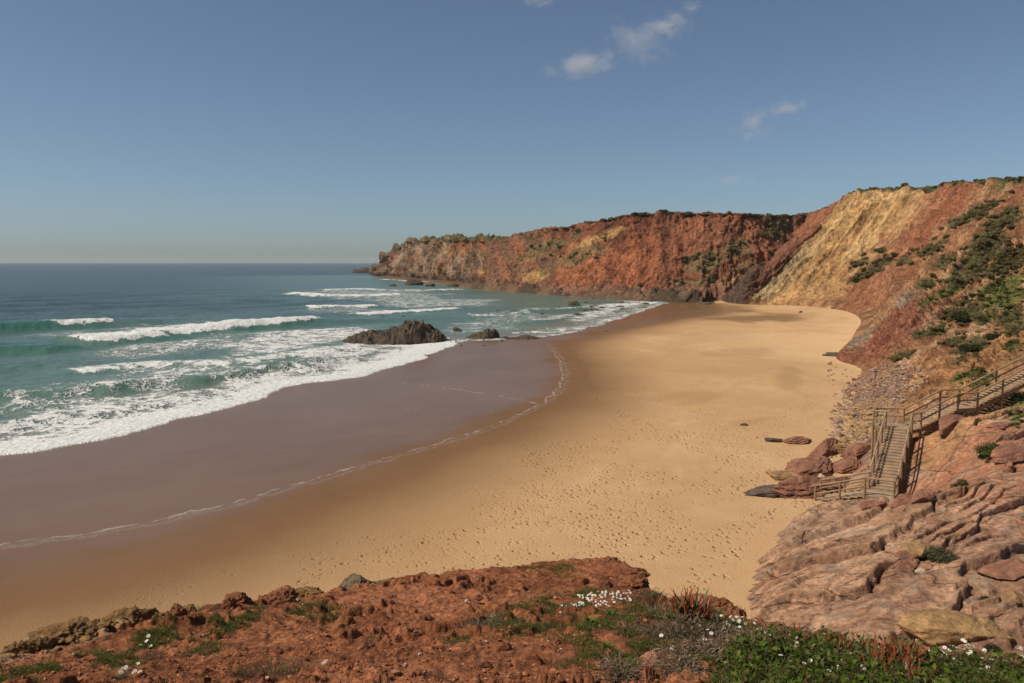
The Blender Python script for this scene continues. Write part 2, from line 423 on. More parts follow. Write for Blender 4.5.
breaker([(-120,414),(0,406),(60,396),(110,390),(150,388),(200,385),(250,378),(300,367),(350,358)], 1.15, 2.3, 6, 3.0, 7, 0.60, ends=(0.1, 0.15), wob=6)
breaker([(-120,440),(0,426),(60,418),(120,410),(180,402),(240,388),(300,374),(360,362)], 0.5, 2, 5, 3, 6, 0.72, ends=(0.1, 0.1), wob=3)
# beyond: white water off the headland and in the bay
breaker([(283,294),(320,295.5),(360,296),(408,294)], 0.9, 5, 9, 10, 12, 1.0, wob=4)
breaker([(318,291),(352,289.5),(400,291),(480,289)], 0.5, 5, 9, 8, 20, 0.8, wob=6)
breaker([(303,309),(340,308),(384,306)], 0.9, 4, 8, 6, 8, 1.0)
breaker([(350,315),(400,312),(462,309)], 0.8, 4, 8, 6, 9, 1.0)
breaker([(200,300),(270,301),(330,301.5)], 0.7, 6, 14, 0.1, 0.1, 0.0, a_ends=(0.3, 0.3))
breaker([(440,318),(500,314),(560,310),(605,304)], 0.5, 4, 8, 5, 7, 0.68, wob=9)
breaker([(455,327),(510,323),(560,318),(605,313),(628,305)], 0.4, 4, 8, 5, 7, 0.66, wob=9)
breaker([(500,334),(545,332),(580,327)], 0.3, 3, 6, 3, 4, 0.75, wob=6)
breaker([(600,308),(640,304),(668,301.5)], 0.3, 3, 6, 5, 6, 0.9, wob=3)
breaker([(375,279),(400,280.5),(425,282)], 0.3, 6, 8, 9, 9, 0.8, wob=8)
pu, pv, _ = project(np.stack([X, Y, 0*X], -1))
wz = fbm(X*0.04, Y*0.04, 6.1, 4)
for cu, cv, ru, rv, rot, a in [(290,341,90,15,-6,0.66),(190,376,160,18,-6,0.60),(330,352,75,12,-10,0.66),(80,424,170,26,-12,0.65),(60,402,110,12,-10,0.55),(180,345,100,11,-6,0.58),(385,296,110,9,2,0.55),(440,303,80,6,0,0.56),(350,310,60,5,0,0.5),(400,346,60,10,-4,0.60),(500,322,75,14,-8,0.50),(420,303,70,5,0,0.45),(612,309,66,9,-15,0.62),(250,398,120,14,-16,0.62)]:
    foam = np.maximum(foam, a*(1-sstep(0.45, 1.25, eblob(pu, pv, cu, cv, ru, rv, rot)+wz*0.5)))
swl = sstep(-20, -2, d_s+lob*1.2)*(1-sstep(330, 420, Y))*np.where(pu < 450, 1.0, 0.6)
swl2 = sstep(-5.0, -0.8, d_s+lob)*(1-sstep(330, 420, Y))*np.where(pu < 455, 1.0, 0.55)
foam = np.maximum(foam, np.maximum(0.88*swl, 1.15*swl2))
rock_foam = 0.0
sandz = sand_z(X, Y, d_s)
edge = d_s+lob*0.7
Zsea = Zw*sstep(0, 10, -d_s)
Zsea = np.where(edge < 0, np.maximum(Zsea, np.where(d_s > -12, sandz+0.10+0.12*sstep(0, 3, -edge), -9)), sandz-0.05-0.25*np.clip(edge, 0, 30))
m_sea, nt, b = new_mat('sea_water'); q = NB(nt)
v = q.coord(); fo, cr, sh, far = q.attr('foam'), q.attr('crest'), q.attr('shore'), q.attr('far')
n0 = q.noise(v, 0.02, 4, 0.6)
wv = q.coord((1.0, 1.0, 1.0))
deep = q.mix(q.mrange(n0, 0.35, 0.65), (0.011, 0.029, 0.026), (0.016, 0.038, 0.032))
shal = q.mix(q.mrange(n0, 0.35, 0.65), (0.070, 0.125, 0.105), (0.09, 0.15, 0.125))
c = q.mix(q.mrange(sh, -230.0, -35.0), deep, shal)
c = q.mix(q.mrange(sh, -22.0, -2.0, 0.0, 0.75), c, (0.19, 0.15, 0.11))
c = q.mix(q.math('MULTIPLY', cr, 0.85), c, (0.030, 0.125, 0.080))  # green of the water plus light through thin crests, put into the base colour
# foam breaks into lace
dv = q.n('ShaderNodeVectorMath', operation='ADD')
nd = q.n('ShaderNodeTexNoise'); nd.inputs['Scale'].default_value = 0.35; nd.inputs['Detail'].default_value = 4
q.l(v, nd.inputs['Vector'])
sc_ = q.n('ShaderNodeVectorMath', operation='SCALE'); q.l(nd.outputs['Color'], sc_.inputs[0]); sc_.inputs['Scale'].default_value = 3.5
q.l(v, dv.inputs[0]); q.l(sc_.outputs[0], dv.inputs[1])
lace = q.voro(dv.outputs[0], 0.42, 'DISTANCE_TO_EDGE'); lace2 = q.voro(dv.outputs[0], 1.3, 'DISTANCE_TO_EDGE')
fn = q.noise(v, 0.28, 6, 0.68); fn2 = q.noise(v, 1.6, 4, 0.6)
t = q.math('ADD', fo, q.math('MULTIPLY', q.math('SUBTRACT', fn, 0.5), 0.95))
t = q.math('ADD', t, q.math('MULTIPLY', q.math('SUBTRACT', fn2, 0.5), 0.45))
t = q.math('SUBTRACT', t, q.math('MULTIPLY', lace, 0.50)); t = q.math('SUBTRACT', t, q.math('MULTIPLY', lace2, 0.42))
fm = q.mrange(t, 0.34, 0.58)
fm = q.math('MULTIPLY', fm, q.mrange(fo, 0.05, 0.25))
fcol = q.mix(q.mrange(fn2, 0.3, 0.7), (0.56, 0.56, 0.53), (0.70, 0.70, 0.67))
milky = q.mix(q.mrange(fo, 0.2, 0.9, 0.0, 0.45), c, (0.30, 0.36, 0.33))
c = q.mix(fm, milky, fcol)
q.l(c, b.inputs['Base Color'])
q.l(q.mix(fm, (0.22, 0.22, 0.22), (0.9, 0.9, 0.9)), b.inputs['Roughness'])
b.inputs['IOR'].default_value = 1.33
b.inputs['Specular IOR Level'].default_value = 0.11
r1 = q.noise(q.coord((0.55, 1.0, 1)), 0.5, 6, 0.62, 0.4); r2 = q.noise(q.coord((0.5, 1.0, 1)), 0.05, 5, 0.6)
nb = q.bump(r1, 0.55, 0.55); nb = q.bump(r2, 0.5, 2.4, nb)
nb = q.bump(q.math('ADD', q.math('MULTIPLY', fm, 0.6), q.math('MULTIPLY', fn2, q.math('MULTIPLY', fm, 0.9))), 0.9, 0.35, nb)
q.l(nb, b.inputs['Normal'])
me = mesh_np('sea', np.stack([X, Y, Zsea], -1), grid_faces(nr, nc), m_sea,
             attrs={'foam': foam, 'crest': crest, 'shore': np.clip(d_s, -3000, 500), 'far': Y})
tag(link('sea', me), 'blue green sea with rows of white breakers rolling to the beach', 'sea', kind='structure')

# ================================================================== CLIFFS AND HILLSIDE (lofted through control columns)
def spline_rows(C, n):
    """Catmull-Rom along axis 0 with n[i] samples for each gap"""
    C = np.asarray(C, float); Q = np.concatenate([(2*C[:1]-C[1:2]), C, (2*C[-1:]-C[-2:-1])], 0); out = []; par = []
    for i in range(len(C)-1):
        t = np.linspace(0, 1, n[i], endpoint=False); tt = t.reshape(-1, *([1]*(C.ndim-1)))
        p0, p1, p2, p3 = Q[i], Q[i+1], Q[i+2], Q[i+3]
        out.append(0.5*((2*p1)+(-p0+p2)*tt+(2*p0-5*p1+4*p2-p3)*tt**2+(-p0+3*p1-3*p2+p3)*tt**3)); par.append(i+t)
    out.append(C[-1:]); par.append([len(C)-1.0])
    return np.concatenate(out, 0), np.concatenate(par)
def loft(cols, n_s, n_t):
    C = np.array(cols, float)                                  # columns x k x 3
    G, s = spline_rows(C, n_s)
    G2, t = spline_rows(np.swapaxes(G, 0, 1), n_t)
    P = np.swapaxes(G2, 0, 1)                                  # s x t x 3
    return P, np.repeat(s[:, None], len(t), 1), np.repeat(t[None], len(s), 0)
def normals(P):
    a = np.gradient(P, axis=0); b_ = np.gradient(P, axis=1); n = np.cross(a, b_)
    n /= np.linalg.norm(n, axis=-1, keepdims=True)+1e-9
    return n
def face_out(P, n, ref=(0, 0, 60)):
    f = np.sign(np.sum(n*(np.array(ref)-P), -1)).mean()
    return n if f > 0 else -n
def lerp(a, b, t): return np.asarray(a)*(1-t[..., None])+np.asarray(b)*t[..., None]
def paint(c, colour, m): return c*(1-m[..., None])+np.asarray(colour)*m[..., None]
RED, DRED, ORG, OCH, PALE = (0.275,0.095,0.045), (0.135,0.052,0.03), (0.42,0.175,0.07), (0.50,0.30,0.11), (0.52,0.38,0.22)
GREY, DARK, VEG, GRASS = (0.27,0.22,0.165), (0.085,0.062,0.045), (0.085,0.080,0.030), (0.12,0.12,0.032)
m_cliff = terrain_mat('cliff_rock', 0.25, 0.9, 2.6, aniso=(1, 1, 0.6), var=(0.5, 1.42), bstr=1.0)
m_hill = terrain_mat('hillside_soil', 0.5, 2.0, 0.9, var=(0.5, 1.42), bstr=1.0)
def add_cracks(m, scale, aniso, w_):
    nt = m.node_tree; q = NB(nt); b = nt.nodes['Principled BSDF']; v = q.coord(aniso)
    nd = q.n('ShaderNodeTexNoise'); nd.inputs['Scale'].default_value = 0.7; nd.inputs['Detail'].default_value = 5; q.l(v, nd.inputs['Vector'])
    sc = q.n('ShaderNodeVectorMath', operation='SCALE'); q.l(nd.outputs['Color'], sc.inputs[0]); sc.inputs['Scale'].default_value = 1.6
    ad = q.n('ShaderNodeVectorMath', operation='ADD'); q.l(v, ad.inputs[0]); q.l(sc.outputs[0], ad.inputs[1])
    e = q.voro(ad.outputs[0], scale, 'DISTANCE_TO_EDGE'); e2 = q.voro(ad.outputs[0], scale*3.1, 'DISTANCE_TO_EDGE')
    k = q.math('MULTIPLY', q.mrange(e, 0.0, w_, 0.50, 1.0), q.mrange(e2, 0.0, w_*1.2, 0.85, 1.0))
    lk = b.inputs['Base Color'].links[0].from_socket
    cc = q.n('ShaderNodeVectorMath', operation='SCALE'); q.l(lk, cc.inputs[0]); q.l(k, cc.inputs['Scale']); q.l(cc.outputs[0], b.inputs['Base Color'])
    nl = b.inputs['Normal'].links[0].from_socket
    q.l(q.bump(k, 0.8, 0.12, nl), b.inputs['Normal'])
m_shelf = terrain_mat('shelf_sandstone', 1.0, 5.0, 0.16, var=(0.62, 1.32), bstr=1.0)

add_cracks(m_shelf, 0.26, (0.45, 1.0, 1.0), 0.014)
# ---- headland
cols = []
for u, D, vc, sb in [(374,1010,276,30),(378,935,263,22),(388,885,252,32),(402,835,243,50),(425,745,236.5,60),(450,665,235,60),(475,585,236,60),(495,520,238.5,55),(516,478,237.5,50),(530,450,234,50)]:
    p0 = PXZ(u, D, -2.0); p4 = PD(u, vc+3.5 if u < 505 else vc+2.0, D+sb)
    if u == 374: p4 = PXZ(u, D+40, 1.0)
    h = p4[2]
    f = lambda q_, s_: np.array([p0[0]+(p4[0]-p0[0])*s_, p0[1]+(p4[1]-p0[1])*s_, p0[2]+(h-p0[2])*q_])
    cols.append([p0, f(0.30, 0.10), f(0.62, 0.35), f(0.88, 0.70), p4, p4+np.array([15, 90, -1.0]), p4+np.array([40, 220, -8])])
P, S, T = loft(cols, [22, 34, 40, 60, 60, 60, 50, 40, 26], [14, 14, 14, 12, 6, 4])
n = face_out(P, normals(P), (0, 0, 60))
amp = sstep(0.0, 0.6, T)*(1-sstep(3.9, 5.0, T))
x, y, z = P[..., 0], P[..., 1], P[..., 2]
P = P+n*((ridged(x*0.028, y*0.028, z*0.02, 5, 0.55)-0.55)*16+fbm(x*0.12, y*0.12, z*0.10, 4)*4.0)[..., None]*(0.35+0.65*amp)[..., None]*(1-sstep(4.2, 5, T))[..., None]
x, y, z = P[..., 0], P[..., 1], P[..., 2]; u, v_, _ = project(P)
nz = fbm(x*0.03, y*0.03, z*0.05, 5); nz2 = fbm(x*0.09, y*0.09, z*0.02, 4)
c = lerp((0.15,0.095,0.06), (0.33,0.215,0.135), sstep(-0.4, 0.4, nz2+0.5*(ridged(x*0.06,y*0.06,z*0.05,4)-0.5)))
c = paint(c, (0.24,0.092,0.05), sstep(0.0, 0.35, nz+0.3*nz2-0.1+0.2*sstep(400, 480, u)))
c = paint(c, RED, sstep(455, 520, u+nz*40)*0.8)
c = paint(c, OCH, sstep(0.25, 0.5, nz2-0.2*nz)*0.7*sstep(420, 470, u))
c = paint(c, (0.09,0.085,0.035), sstep(0.05, 0.5, nz2*0.8+nz*0.4+0.5*sstep(2.0, 4.0, T)-0.30))
c = paint(c, (0.12,0.095,0.045), sstep(3.4, 4.0, T+nz*0.6))
c = paint(c, DARK, 1-sstep(1.0, 6.0, z+nz*4))
tag(link('headland', mesh_np('headland', P, grid_faces(*P.shape[:2]), m_cliff, c)), 'weathered rocky headland reaching out into the sea', 'headland', kind='structure')
HEAD = P

# ---- red cliff across the bay
CR = [(470,240),(500,243),(508,241),(518,236),(535,231),(560,229),(580,226),(600,222),(625,217),(640,214.5),(700,215),(740,215.5),(780,217),(830,214),(900,206)]
cols = []
for u, D in [(478,500),(500,462),(520,430),(545,402),(575,372),(605,350),(635,336),(665,326),(700,320),(735,322),(770,332),(810,350),(870,372)]:
    vc = np.interp(u, *zip(*CR)); sb = 52
    p0 = PXZ(u, D-6, -2.5); p4 = PD(u, vc, D+sb); h = p4[2]
    f = lambda q_, s_: np.array([p0[0]+(p4[0]-p0[0])*s_, p0[1]+(p4[1]-p0[1])*s_, p0[2]+(h-p0[2])*q_])
    cols.append([p0, f(0.14, 0.16), f(0.50, 0.46), f(0.82, 0.78), f(0.985, 0.93), p4+np.array([0, 6, 0.15]), p4+np.array([0, 130, 2.0])])
P, S, T = loft(cols, [34, 34, 36, 42, 42, 42, 42, 46, 46, 44, 34, 20], [24, 40, 40, 26, 8, 6])
n = face_out(P, normals(P), (100, 0, 60)); n = n*np.array([1, 1, 0.35])
x, y, z = P[..., 0], P[..., 1], P[..., 2]
arc = np.cumsum(np.r_[0, np.hypot(*np.diff(P[:, 60, :2], axis=0).T)])[:, None]+0*x
up = np.clip(T/4.3, 0, 1)
lean = arc+up*26*np.clip((0.45-(S/12)), 0, 1)*2.2                 # spurs left of centre lean to the left
gul = ridged(lean*0.028, up*0.55, 1.5, 4, 0.5)
gul2 = ridged(lean*0.11+3, up*0.8+fbm(x*0.05, y*0.05, z*0.05, 2)*0.5, 4.5, 4, 0.55)
env = sstep(0.1, 1.2, T)*(1-sstep(4.4, 5.0, T))
disp = ((gul-0.35)*(14-9*sstep(7.0, 8.6, S))*np.sin(np.clip(up, 0, 1)*math.pi*0.62+0.25)+(gul2-0.45)*(6.5-3.8*sstep(6.6, 8.4, S))+fbm(x*0.25, y*0.25, z*0.15, 4)*2.0+(ridged(x*0.33, y*0.33, z*0.10, 4, 0.6)-0.45)*1.9)*env
disp += fbm(x*0.03, y*0.03, 0.3, 3)*2.5*(1-sstep(5, 5.4, T))
P = P+n*disp[..., None]
P[..., 2] += (fbm(x*0.06, y*0.06, 9, 3)*1.2*sstep(4.2, 5, T))
x, y, z = P[..., 0], P[..., 1], P[..., 2]; u, v_, _ = project(P)
nz = fbm(x*0.035, y*0.035, z*0.05, 5); nz2 = fbm(lean*0.06, up*1.5, 2.0, 4)
c = lerp(DRED, RED, sstep(-0.35, 0.30, nz2+0.3*nz+0.25*fbm(x*0.2,y*0.2,z*0.2,3)))
c = paint(c, (0.21,0.125,0.07), (1-sstep(525, 585, u+40*nz))*0.6); c = paint(c, (0.34,0.125,0.058), sstep(0.1, 0.5, nz2-0.3*nz))
c = paint(c, (0.30,0.125,0.065), sstep(6.4, 8.0, S+nz)*0.55)
c = paint(c, OCH, (1-sstep(0.6, 1.15, eblob(u, v_, 606, 236, 30, 5, -22)+nz*0.8))*0.75)
c = paint(c, OCH, (1-sstep(0.6, 1.15, eblob(u, v_, 535, 276, 18, 6, -10)+nz*0.8))*0.7)
for cu, cv, ru, rv, rot in [(575,258,40,9,-25),(545,247,28,6,-25),(700,262,24,12,-20),(780,228,16,13,0),(735,248,12,9,0),(820,228,26,17,-40),(755,272,18,12,0),(700,283,40,5,0)]:
    c = paint(c, (0.17,0.135,0.06), (1-sstep(0.5, 1.1, eblob(u, v_, cu, cv, ru, rv, rot)+nz*0.9+nz2*0.3))*0.7)
c = paint(c, (0.40,0.21,0.11), (1-sstep(0.5, 1.2, eblob(u, v_, 755, 285, 45, 18, -10)+nz*0.7))*0.6)
c = paint(c, VEG, sstep(4.75, 5.0, T+nz*0.3))
c = paint(c, (0.25,0.12,0.075), 1-sstep(3.0, 8.0, z+nz*4))
tag(link('cliff', mesh_np('red_cliff', P, grid_faces(*P.shape[:2]), m_cliff, c)), 'long eroded red cliff with gullies across the far bay', 'cliff', kind='structure')
REDC = P

# ---- right side: spur, yellow cliff, hillside, rock shelf, all one surface
B = -0.7
K = [
 [PS(728,302,B), PD(745,279,291), PD(768,267,297), PD(794,246,303), PD(838,207,312)],
 [PS(748,304.2,B), PD(757,295,283), PD(775,279,288), PD(806,247,297), PD(850,198,306)],
 [PS(788,305.3,B), PD(799,290,277), PD(812,268,284), PD(833,238,290), PD(868,193,300)],
 [PS(820,307.5,B), PD(832,291,268), PD(848,268,274), PD(872,235,280), PD(905,190.5,287)],
 [PS(846,311.5,B), PD(860,297,247), PD(882,272,253), PD(914,235,260), PD(947,188.5,268)],
 [PS(862,320,B), PD(880,308,199), PD(905,283,209), PD(942,245,224), PD(987,186.5,246)],
 [PS(848,346,B), PD(880,327,143), PD(925,288,161), PD(975,240,186), PD(1032,182,222)],
 [PS(835,357.5,B), PD(872,347,120), PD(930,308,136), PD(1000,252,162), PD(1085,178,200)],
 [PS(862,369,B), PD(893,359,106), PD(950,327,118), PD(1030,272,140), PD(1150,175,180)],
 [PS(838,402,B), PD(902,379,84), PD(960,353,92), PD(1060,292,112), PD(1220,170,150)],
 [PS(832,434,B), PD(890,413,69), PD(950,387,71), PD(1040,346,84), PD(1250,200,115)],
 [PS(842,465,B), PD(900,440,56), PD(960,412,56.5), PD(1040,376,64), PD(1260,240,86)],
 [PS(795,505,B), PD(880,474,50), PD(950,441,48.5), PD(1040,402,55), PD(1280,300,72)],
 [PS(735,552,B), PD(850,520,41), PD(940,481,43), PD(1040,441,48), PD(1290,360,62)],
 [PS(716,588,B), PD(850,555,35.5), PD(940,525,37), PD(1040,490,41), PD(1300,420,54)],
 [PS(728,627,B), PD(850,602,31), PD(940,577,32.3), PD(1040,552,34.5), PD(1300,490,45)],
 [PS(790,690,B), PD(880,672,26), PD(950,655,26.6), PD(1060,625,28.3), PD(1300,560,38)],
 [PS(800,800,B), PD(900,780,20.5), PD(980,760,21), PD(1080,740,22), PD(1300,700,30)],
]
cols = []
for i, k in enumerate(K):
    if i <= 9: b1 = k[4]+np.array([10, 30, 0.6]); b2 = k[4]+np.array([60, 130, 3.0])
    else: b1 = k[4]+np.array([14, 6, 2.0]); b2 = k[4]+np.array([60, 20, 8.0])
    cols.append([*k, b1, b2])
bk = [p+np.array([6, 45, -9.0]) for p in cols[0]]; bk[0][2] = -1; bk[4][2] += 8; bk[5][2] += 9; bk[6][2] += 9
cols = [bk]+cols
N_S = [16, 40, 50, 50, 50, 50, 60, 50, 50, 60, 60, 60, 80, 110, 110, 110, 70, 20]
N_T = [70, 90, 90, 60, 10, 4]
P, S, T = loft(cols, N_S, N_T)
S = S-1                                                       # column numbers of the list K
n = face_out(P, normals(P), (-60, 60, 90))
x, y, z = P[..., 0].copy(), P[..., 1].copy(), P[..., 2].copy()
u0, v0, _ = project(P)
Sw = S+fbm(x*0.01, y*0.01, z*0.02, 3)*0.5
w_yel = sstep(0.4, 1.2, S)*(1-sstep(3.2, 4.2, S))
w_far = 1-sstep(7.0, 9.5, S)
w_shelf = sstep(10.8, 11.8, S)
env = sstep(0.0, 1.1, T)*(1-sstep(3.8, 4.6, T))
cob = sstep(8.3, 8.9, S)*(1-sstep(10.9, 11.4, S))*(1-sstep(0.9, 1.3, T))
env_sh = sstep(0.04, 0.5, T)
# spur and yellow face: fluted down the slope; hillside: ribs along the strata
flut = ridged(S*2.3+fbm(x*0.03, y*0.03, z*0.03, 3)*0.8, T*0.5, 2.0, 4, 0.55)
env_f = sstep(0.35, 2.0, T)*(1-sstep(3.8, 4.6, T))
disp = (flut-0.4)*3.0*env_f*w_far*(1-0.05*w_yel)+1.6*(1-sstep(0.0, 0.9, T))*w_far
disp += (ridged(S*1.1+0.3, T*0.6, 6.0, 3)-0.4)*3.2*env_f*w_far*(1-0.45*w_yel)
disp += (fbm(x*0.10, y*0.10, z*0.10, 5)*1.8*env_f+(ridged(x*0.3, y*0.3, z*0.3, 4, 0.6)-0.45)*1.5*env)*w_far*(1-0.4*w_yel)
mid_w = sstep(4.5, 6.5, S)*(1-sstep(11, 12, S))
disp += (fbm(x*0.06, y*0.06, z*0.06, 5)*1.6+(ridged(S*3.1, T*1.2, 8.0, 4)-0.45)*1.1+(ridged(x*0.45, y*0.45, z*0.45, 4, 0.6)-0.45)*0.9)*mid_w*env
# near shelf: beds of sandstone broken into steps
bed = (S-11)*1.25+0.75*fbm(x*0.10, y*0.10, 1.0, 3)+0.18*fbm(x*0.5, y*0.5, 2.0, 3)+T*0.32
fr = bed-np.floor(bed)
step = fr*(1-sstep(0.965, 1.0, fr))-0.55*(1-sstep(0.0, 0.05, fr))*sstep(0.0, 0.3, fbm(x*0.14, y*0.14, 31.0, 3)+0.15)   # a bed rises slowly and breaks off towards the sea
ida = np.floor(bed)
stepamp = 0.40+0.42*perlin(ida*3.7+0.5, x*0.12, y*0.12)
bed2 = (S-11)*4.6+1.2*fbm(x*0.22, y*0.22, 5.0, 3)+T*1.1
fr2 = bed2-np.floor(bed2); step2 = fr2*(1-sstep(0.90, 1.0, fr2))-0.4*(1-sstep(0.0, 0.06, fr2))
sel = sstep(0.0, 0.35, fbm(x*0.15, y*0.15, 9.0, 3)+0.12)
cross = ridged(x*0.18+bed*0.3, y*0.05, 3.0, 2)
crack = sstep(0.93, 0.985, ridged(x*0.16, y*0.10, 12.0, 2))*sstep(0.0, 0.2, fbm(x*0.1, y*0.1, 4.0, 2)+0.1)
d_sh = step*stepamp*0.95+step2*0.24*sel+(ridged(x*0.9, y*0.9, bed*2.0, 4, 0.6)-0.45)*0.12+fbm(x*0.28, y*0.28, z*0.3, 5)*0.26+fbm(x*1.3, y*1.3, z*1.3, 4)*0.06-crack*0.30
d_sh += 0.75*(1-sstep(0.0, 0.9, T))*sstep(0.02, 0.30, T)*(0.4+0.8*fbm(x*0.2, y*0.2, 7.0, 3))
disp += d_sh*w_shelf*env_sh
P = P+n*(disp*(1-0.92*cob))[..., None]
P[..., 2] -= 3.0*(1-sstep(0.0, 0.30, T))*(1-sstep(7.0, 8.5, S))
# small hollows cut below the boardwalk
STAIR = []                                                      # filled from the plan of the stair below
SA = math.radians(33.0)
E1 = np.array([math.sin(SA), math.cos(SA)]); E2 = np.array([math.cos(SA), -math.sin(SA)])
LAND1 = np.array([22.2, 46.8])                                 # centre of the lower landing
ZL = 2.12; WST = 1.5
N_MID, RISE, RUN = 20, 0.142, 0.285
mid_a = LAND1+E1*0.75; mid_b = mid_a+E1*N_MID*RUN
ZU = ZL+N_MID*RISE
LAND2 = mid_b+E1*0.8+E2*0.1
E3 = np.array([0.955, 0.297]); E3p = np.array([0.297, -0.955])
N_UP1, N_UP2 = 9, 19
up_a = LAND2+E3*0.85; up_b = up_a+E3*N_UP1*0.34
ZM = ZU+N_UP1*0.125
up_c = up_b+E3*1.7; up_d = up_c+E3*N_UP2*0.34
ZT = ZM+N_UP2*0.125
N_LOW = 7
low_a = LAND1-E2*0.8; low_b = low_a-E2*N_LOW*0.40
ZF = ZL-N_LOW*0.125
def carve(P, a, b, za, zb, wid, soft):
    d = b-a; L = np.hypot(*d); d = d/L
    rx, ry = P[..., 0]-a[0], P[..., 1]-a[1]
    al = np.clip(rx*d[0]+ry*d[1], -0.3, L+0.3); ac = np.hypot(rx-al*d[0], ry-al*d[1])
    lim = za+(zb-za)*np.clip(al/L, 0, 1)
    lim = lim+np.maximum(ac-wid, 0)*soft
    P[..., 2] = np.minimum(P[..., 2], lim)
carve(P, mid_a, mid_b, ZL-0.55, ZU-0.95, 0.95, 0.9)
carve(P, LAND1-E1*0.9, mid_a, ZL-0.5, ZL-0.55, 0.95, 0.6)
carve(P, mid_b, LAND2+E1*0.9, ZU-0.9, ZU-0.8, 1.0, 0.9)
carve(P, up_a, up_b, ZU-0.75, ZM-0.75, 0.95, 0.8)
carve(P, up_b, up_c, ZM-0.7, ZM-0.6, 0.95, 0.8)
carve(P, up_c, up_d, ZM-0.5, ZT-0.45, 0.95, 0.8)
carve(P, low_a, low_b, ZL-0.4, ZF-0.25, 0.95, 0.5)
x, y, z = P[..., 0], P[..., 1], P[..., 2]; u, v_, _ = project(P)
nz = fbm(x*0.05, y*0.05, z*0.06, 5); nf = fbm(x*0.25, y*0.25, z*0.25, 4); ns = fbm(S*2.6, T*0.35, 3.0, 5); ns2 = fbm(S*7.0, T*0.7, 6.0, 4)
c = lerp((0.24,0.108,0.052), (0.39,0.205,0.10), sstep(-0.4, 0.4, ns+0.4*ns2+0.4*nf))
c = paint(c, RED, sstep(0.1, 0.45, ns2-0.4*ns)*0.55)
c = paint(c, (0.46,0.31,0.18), sstep(0.25, 0.55, ns2*0.9+nf*0.5)*0.75)
c = paint(c, (0.13,0.095,0.045), sstep(0.2, 0.6, nz-0.3*ns2+0.3*nf)*0.6)
ym = sstep(0.70, 1.1, S+0.16*nz+0.1*T-0.12)*(1-sstep(-0.25, 0.45, S-(3.30+0.14*(T-2))+0.6*nz+0.25*ns2))
yc = lerp((0.42,0.245,0.10), (0.54,0.345,0.155), sstep(-0.35, 0.35, ns+0.6*nz)); yc = paint(yc, (0.42,0.20,0.08), sstep(0.15, 0.45, ns2)*0.45)
yc = paint(yc, (0.30,0.25,0.14), (1-sstep(1.0, 1.9, S+0.3*nz))*(1-sstep(2.2, 3.4, T+nz))*0.8)
yc = paint(yc, (0.38,0.185,0.09), (1-sstep(0.3, 1.1, T+nz*0.9))*sstep(1.6, 2.4, S+nz)*0.6)
c = c*(1-ym[..., None])+yc*ym[..., None]
c = paint(c, (0.30,0.105,0.055), sstep(3.5, 4.0, S+0.3*nz)*(1-sstep(4.5, 5.1, S+0.3*nz))*0.55)
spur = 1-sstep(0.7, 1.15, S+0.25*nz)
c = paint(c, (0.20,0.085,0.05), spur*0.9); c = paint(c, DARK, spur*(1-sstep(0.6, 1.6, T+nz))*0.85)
c = paint(c, (0.43,0.16,0.075), sstep(2.6, 4.0, T)*(1-sstep(0.2, 0.8, S))*0.5)
# grey bed, red clay beneath it
gm = (1-sstep(0.12, 0.36, np.abs(S-6.15+0.35*nz-0.12*T+0.15*ns2)))*(1-sstep(1.2, 2.1, T+nz*0.5))
c = paint(c, GREY, gm*0.8)
c = paint(c, (0.24,0.085,0.05), (1-sstep(0.4, 0.8, np.abs(S-7.2+0.3*nz)))*(1-sstep(1.6, 2.4, T+nz))*0.75)
c = paint(c, (0.40,0.20,0.085), (1-sstep(0.6, 1.1, np.abs(S-9.9+0.3*nz)))*sstep(1.6, 2.2, T)*0.8)
# near shelf: mauve-brown sandstone, redder and paler beds
sc = lerp((0.275,0.148,0.085), (0.385,0.222,0.130), sstep(-0.35, 0.35, fbm(bed*0.9, T*0.6, 2.0, 4)+0.4*nf))
sc = paint(sc, (0.34,0.150,0.082), sstep(0.0, 0.4, nz+0.25*nf+0.22*(T-1.6)))
lam = fbm(bed*7.0, T*0.5+0.3*nf, 4.0, 4)
sc = paint(sc, (0.20,0.105,0.068), sstep(0.12, 0.40, lam)*0.55); sc = paint(sc, (0.44,0.285,0.185), sstep(0.15, 0.45, -lam)*0.45)
sc = paint(sc, (0.26,0.195,0.14), sstep(0.22, 0.45, fbm(x*0.6, y*0.6, z*0.6+5, 4))*0.5)
sc = paint(sc, (0.41,0.28,0.19), sstep(0.30, 0.6, nf+0.3*ns2)*0.5)
sc = paint(sc, (0.40,0.22,0.10), (1-sstep(0.4, 0.9, np.abs(S-11.4+0.3*nz)))*sstep(1.2, 1.8, T)*0.6)
sc = paint(sc, (0.11,0.05,0.035), np.maximum(crack, (1-sstep(0.02, 0.07, fr))*0.8)*0.8)
sc = paint(sc, (0.09,0.045,0.03), (1-sstep(0.0, 0.05, fr2))*sel*0.6)
c = c*(1-w_shelf[..., None])+sc*w_shelf[..., None]
c = paint(c, (0.25,0.155,0.105), cob*0.9)
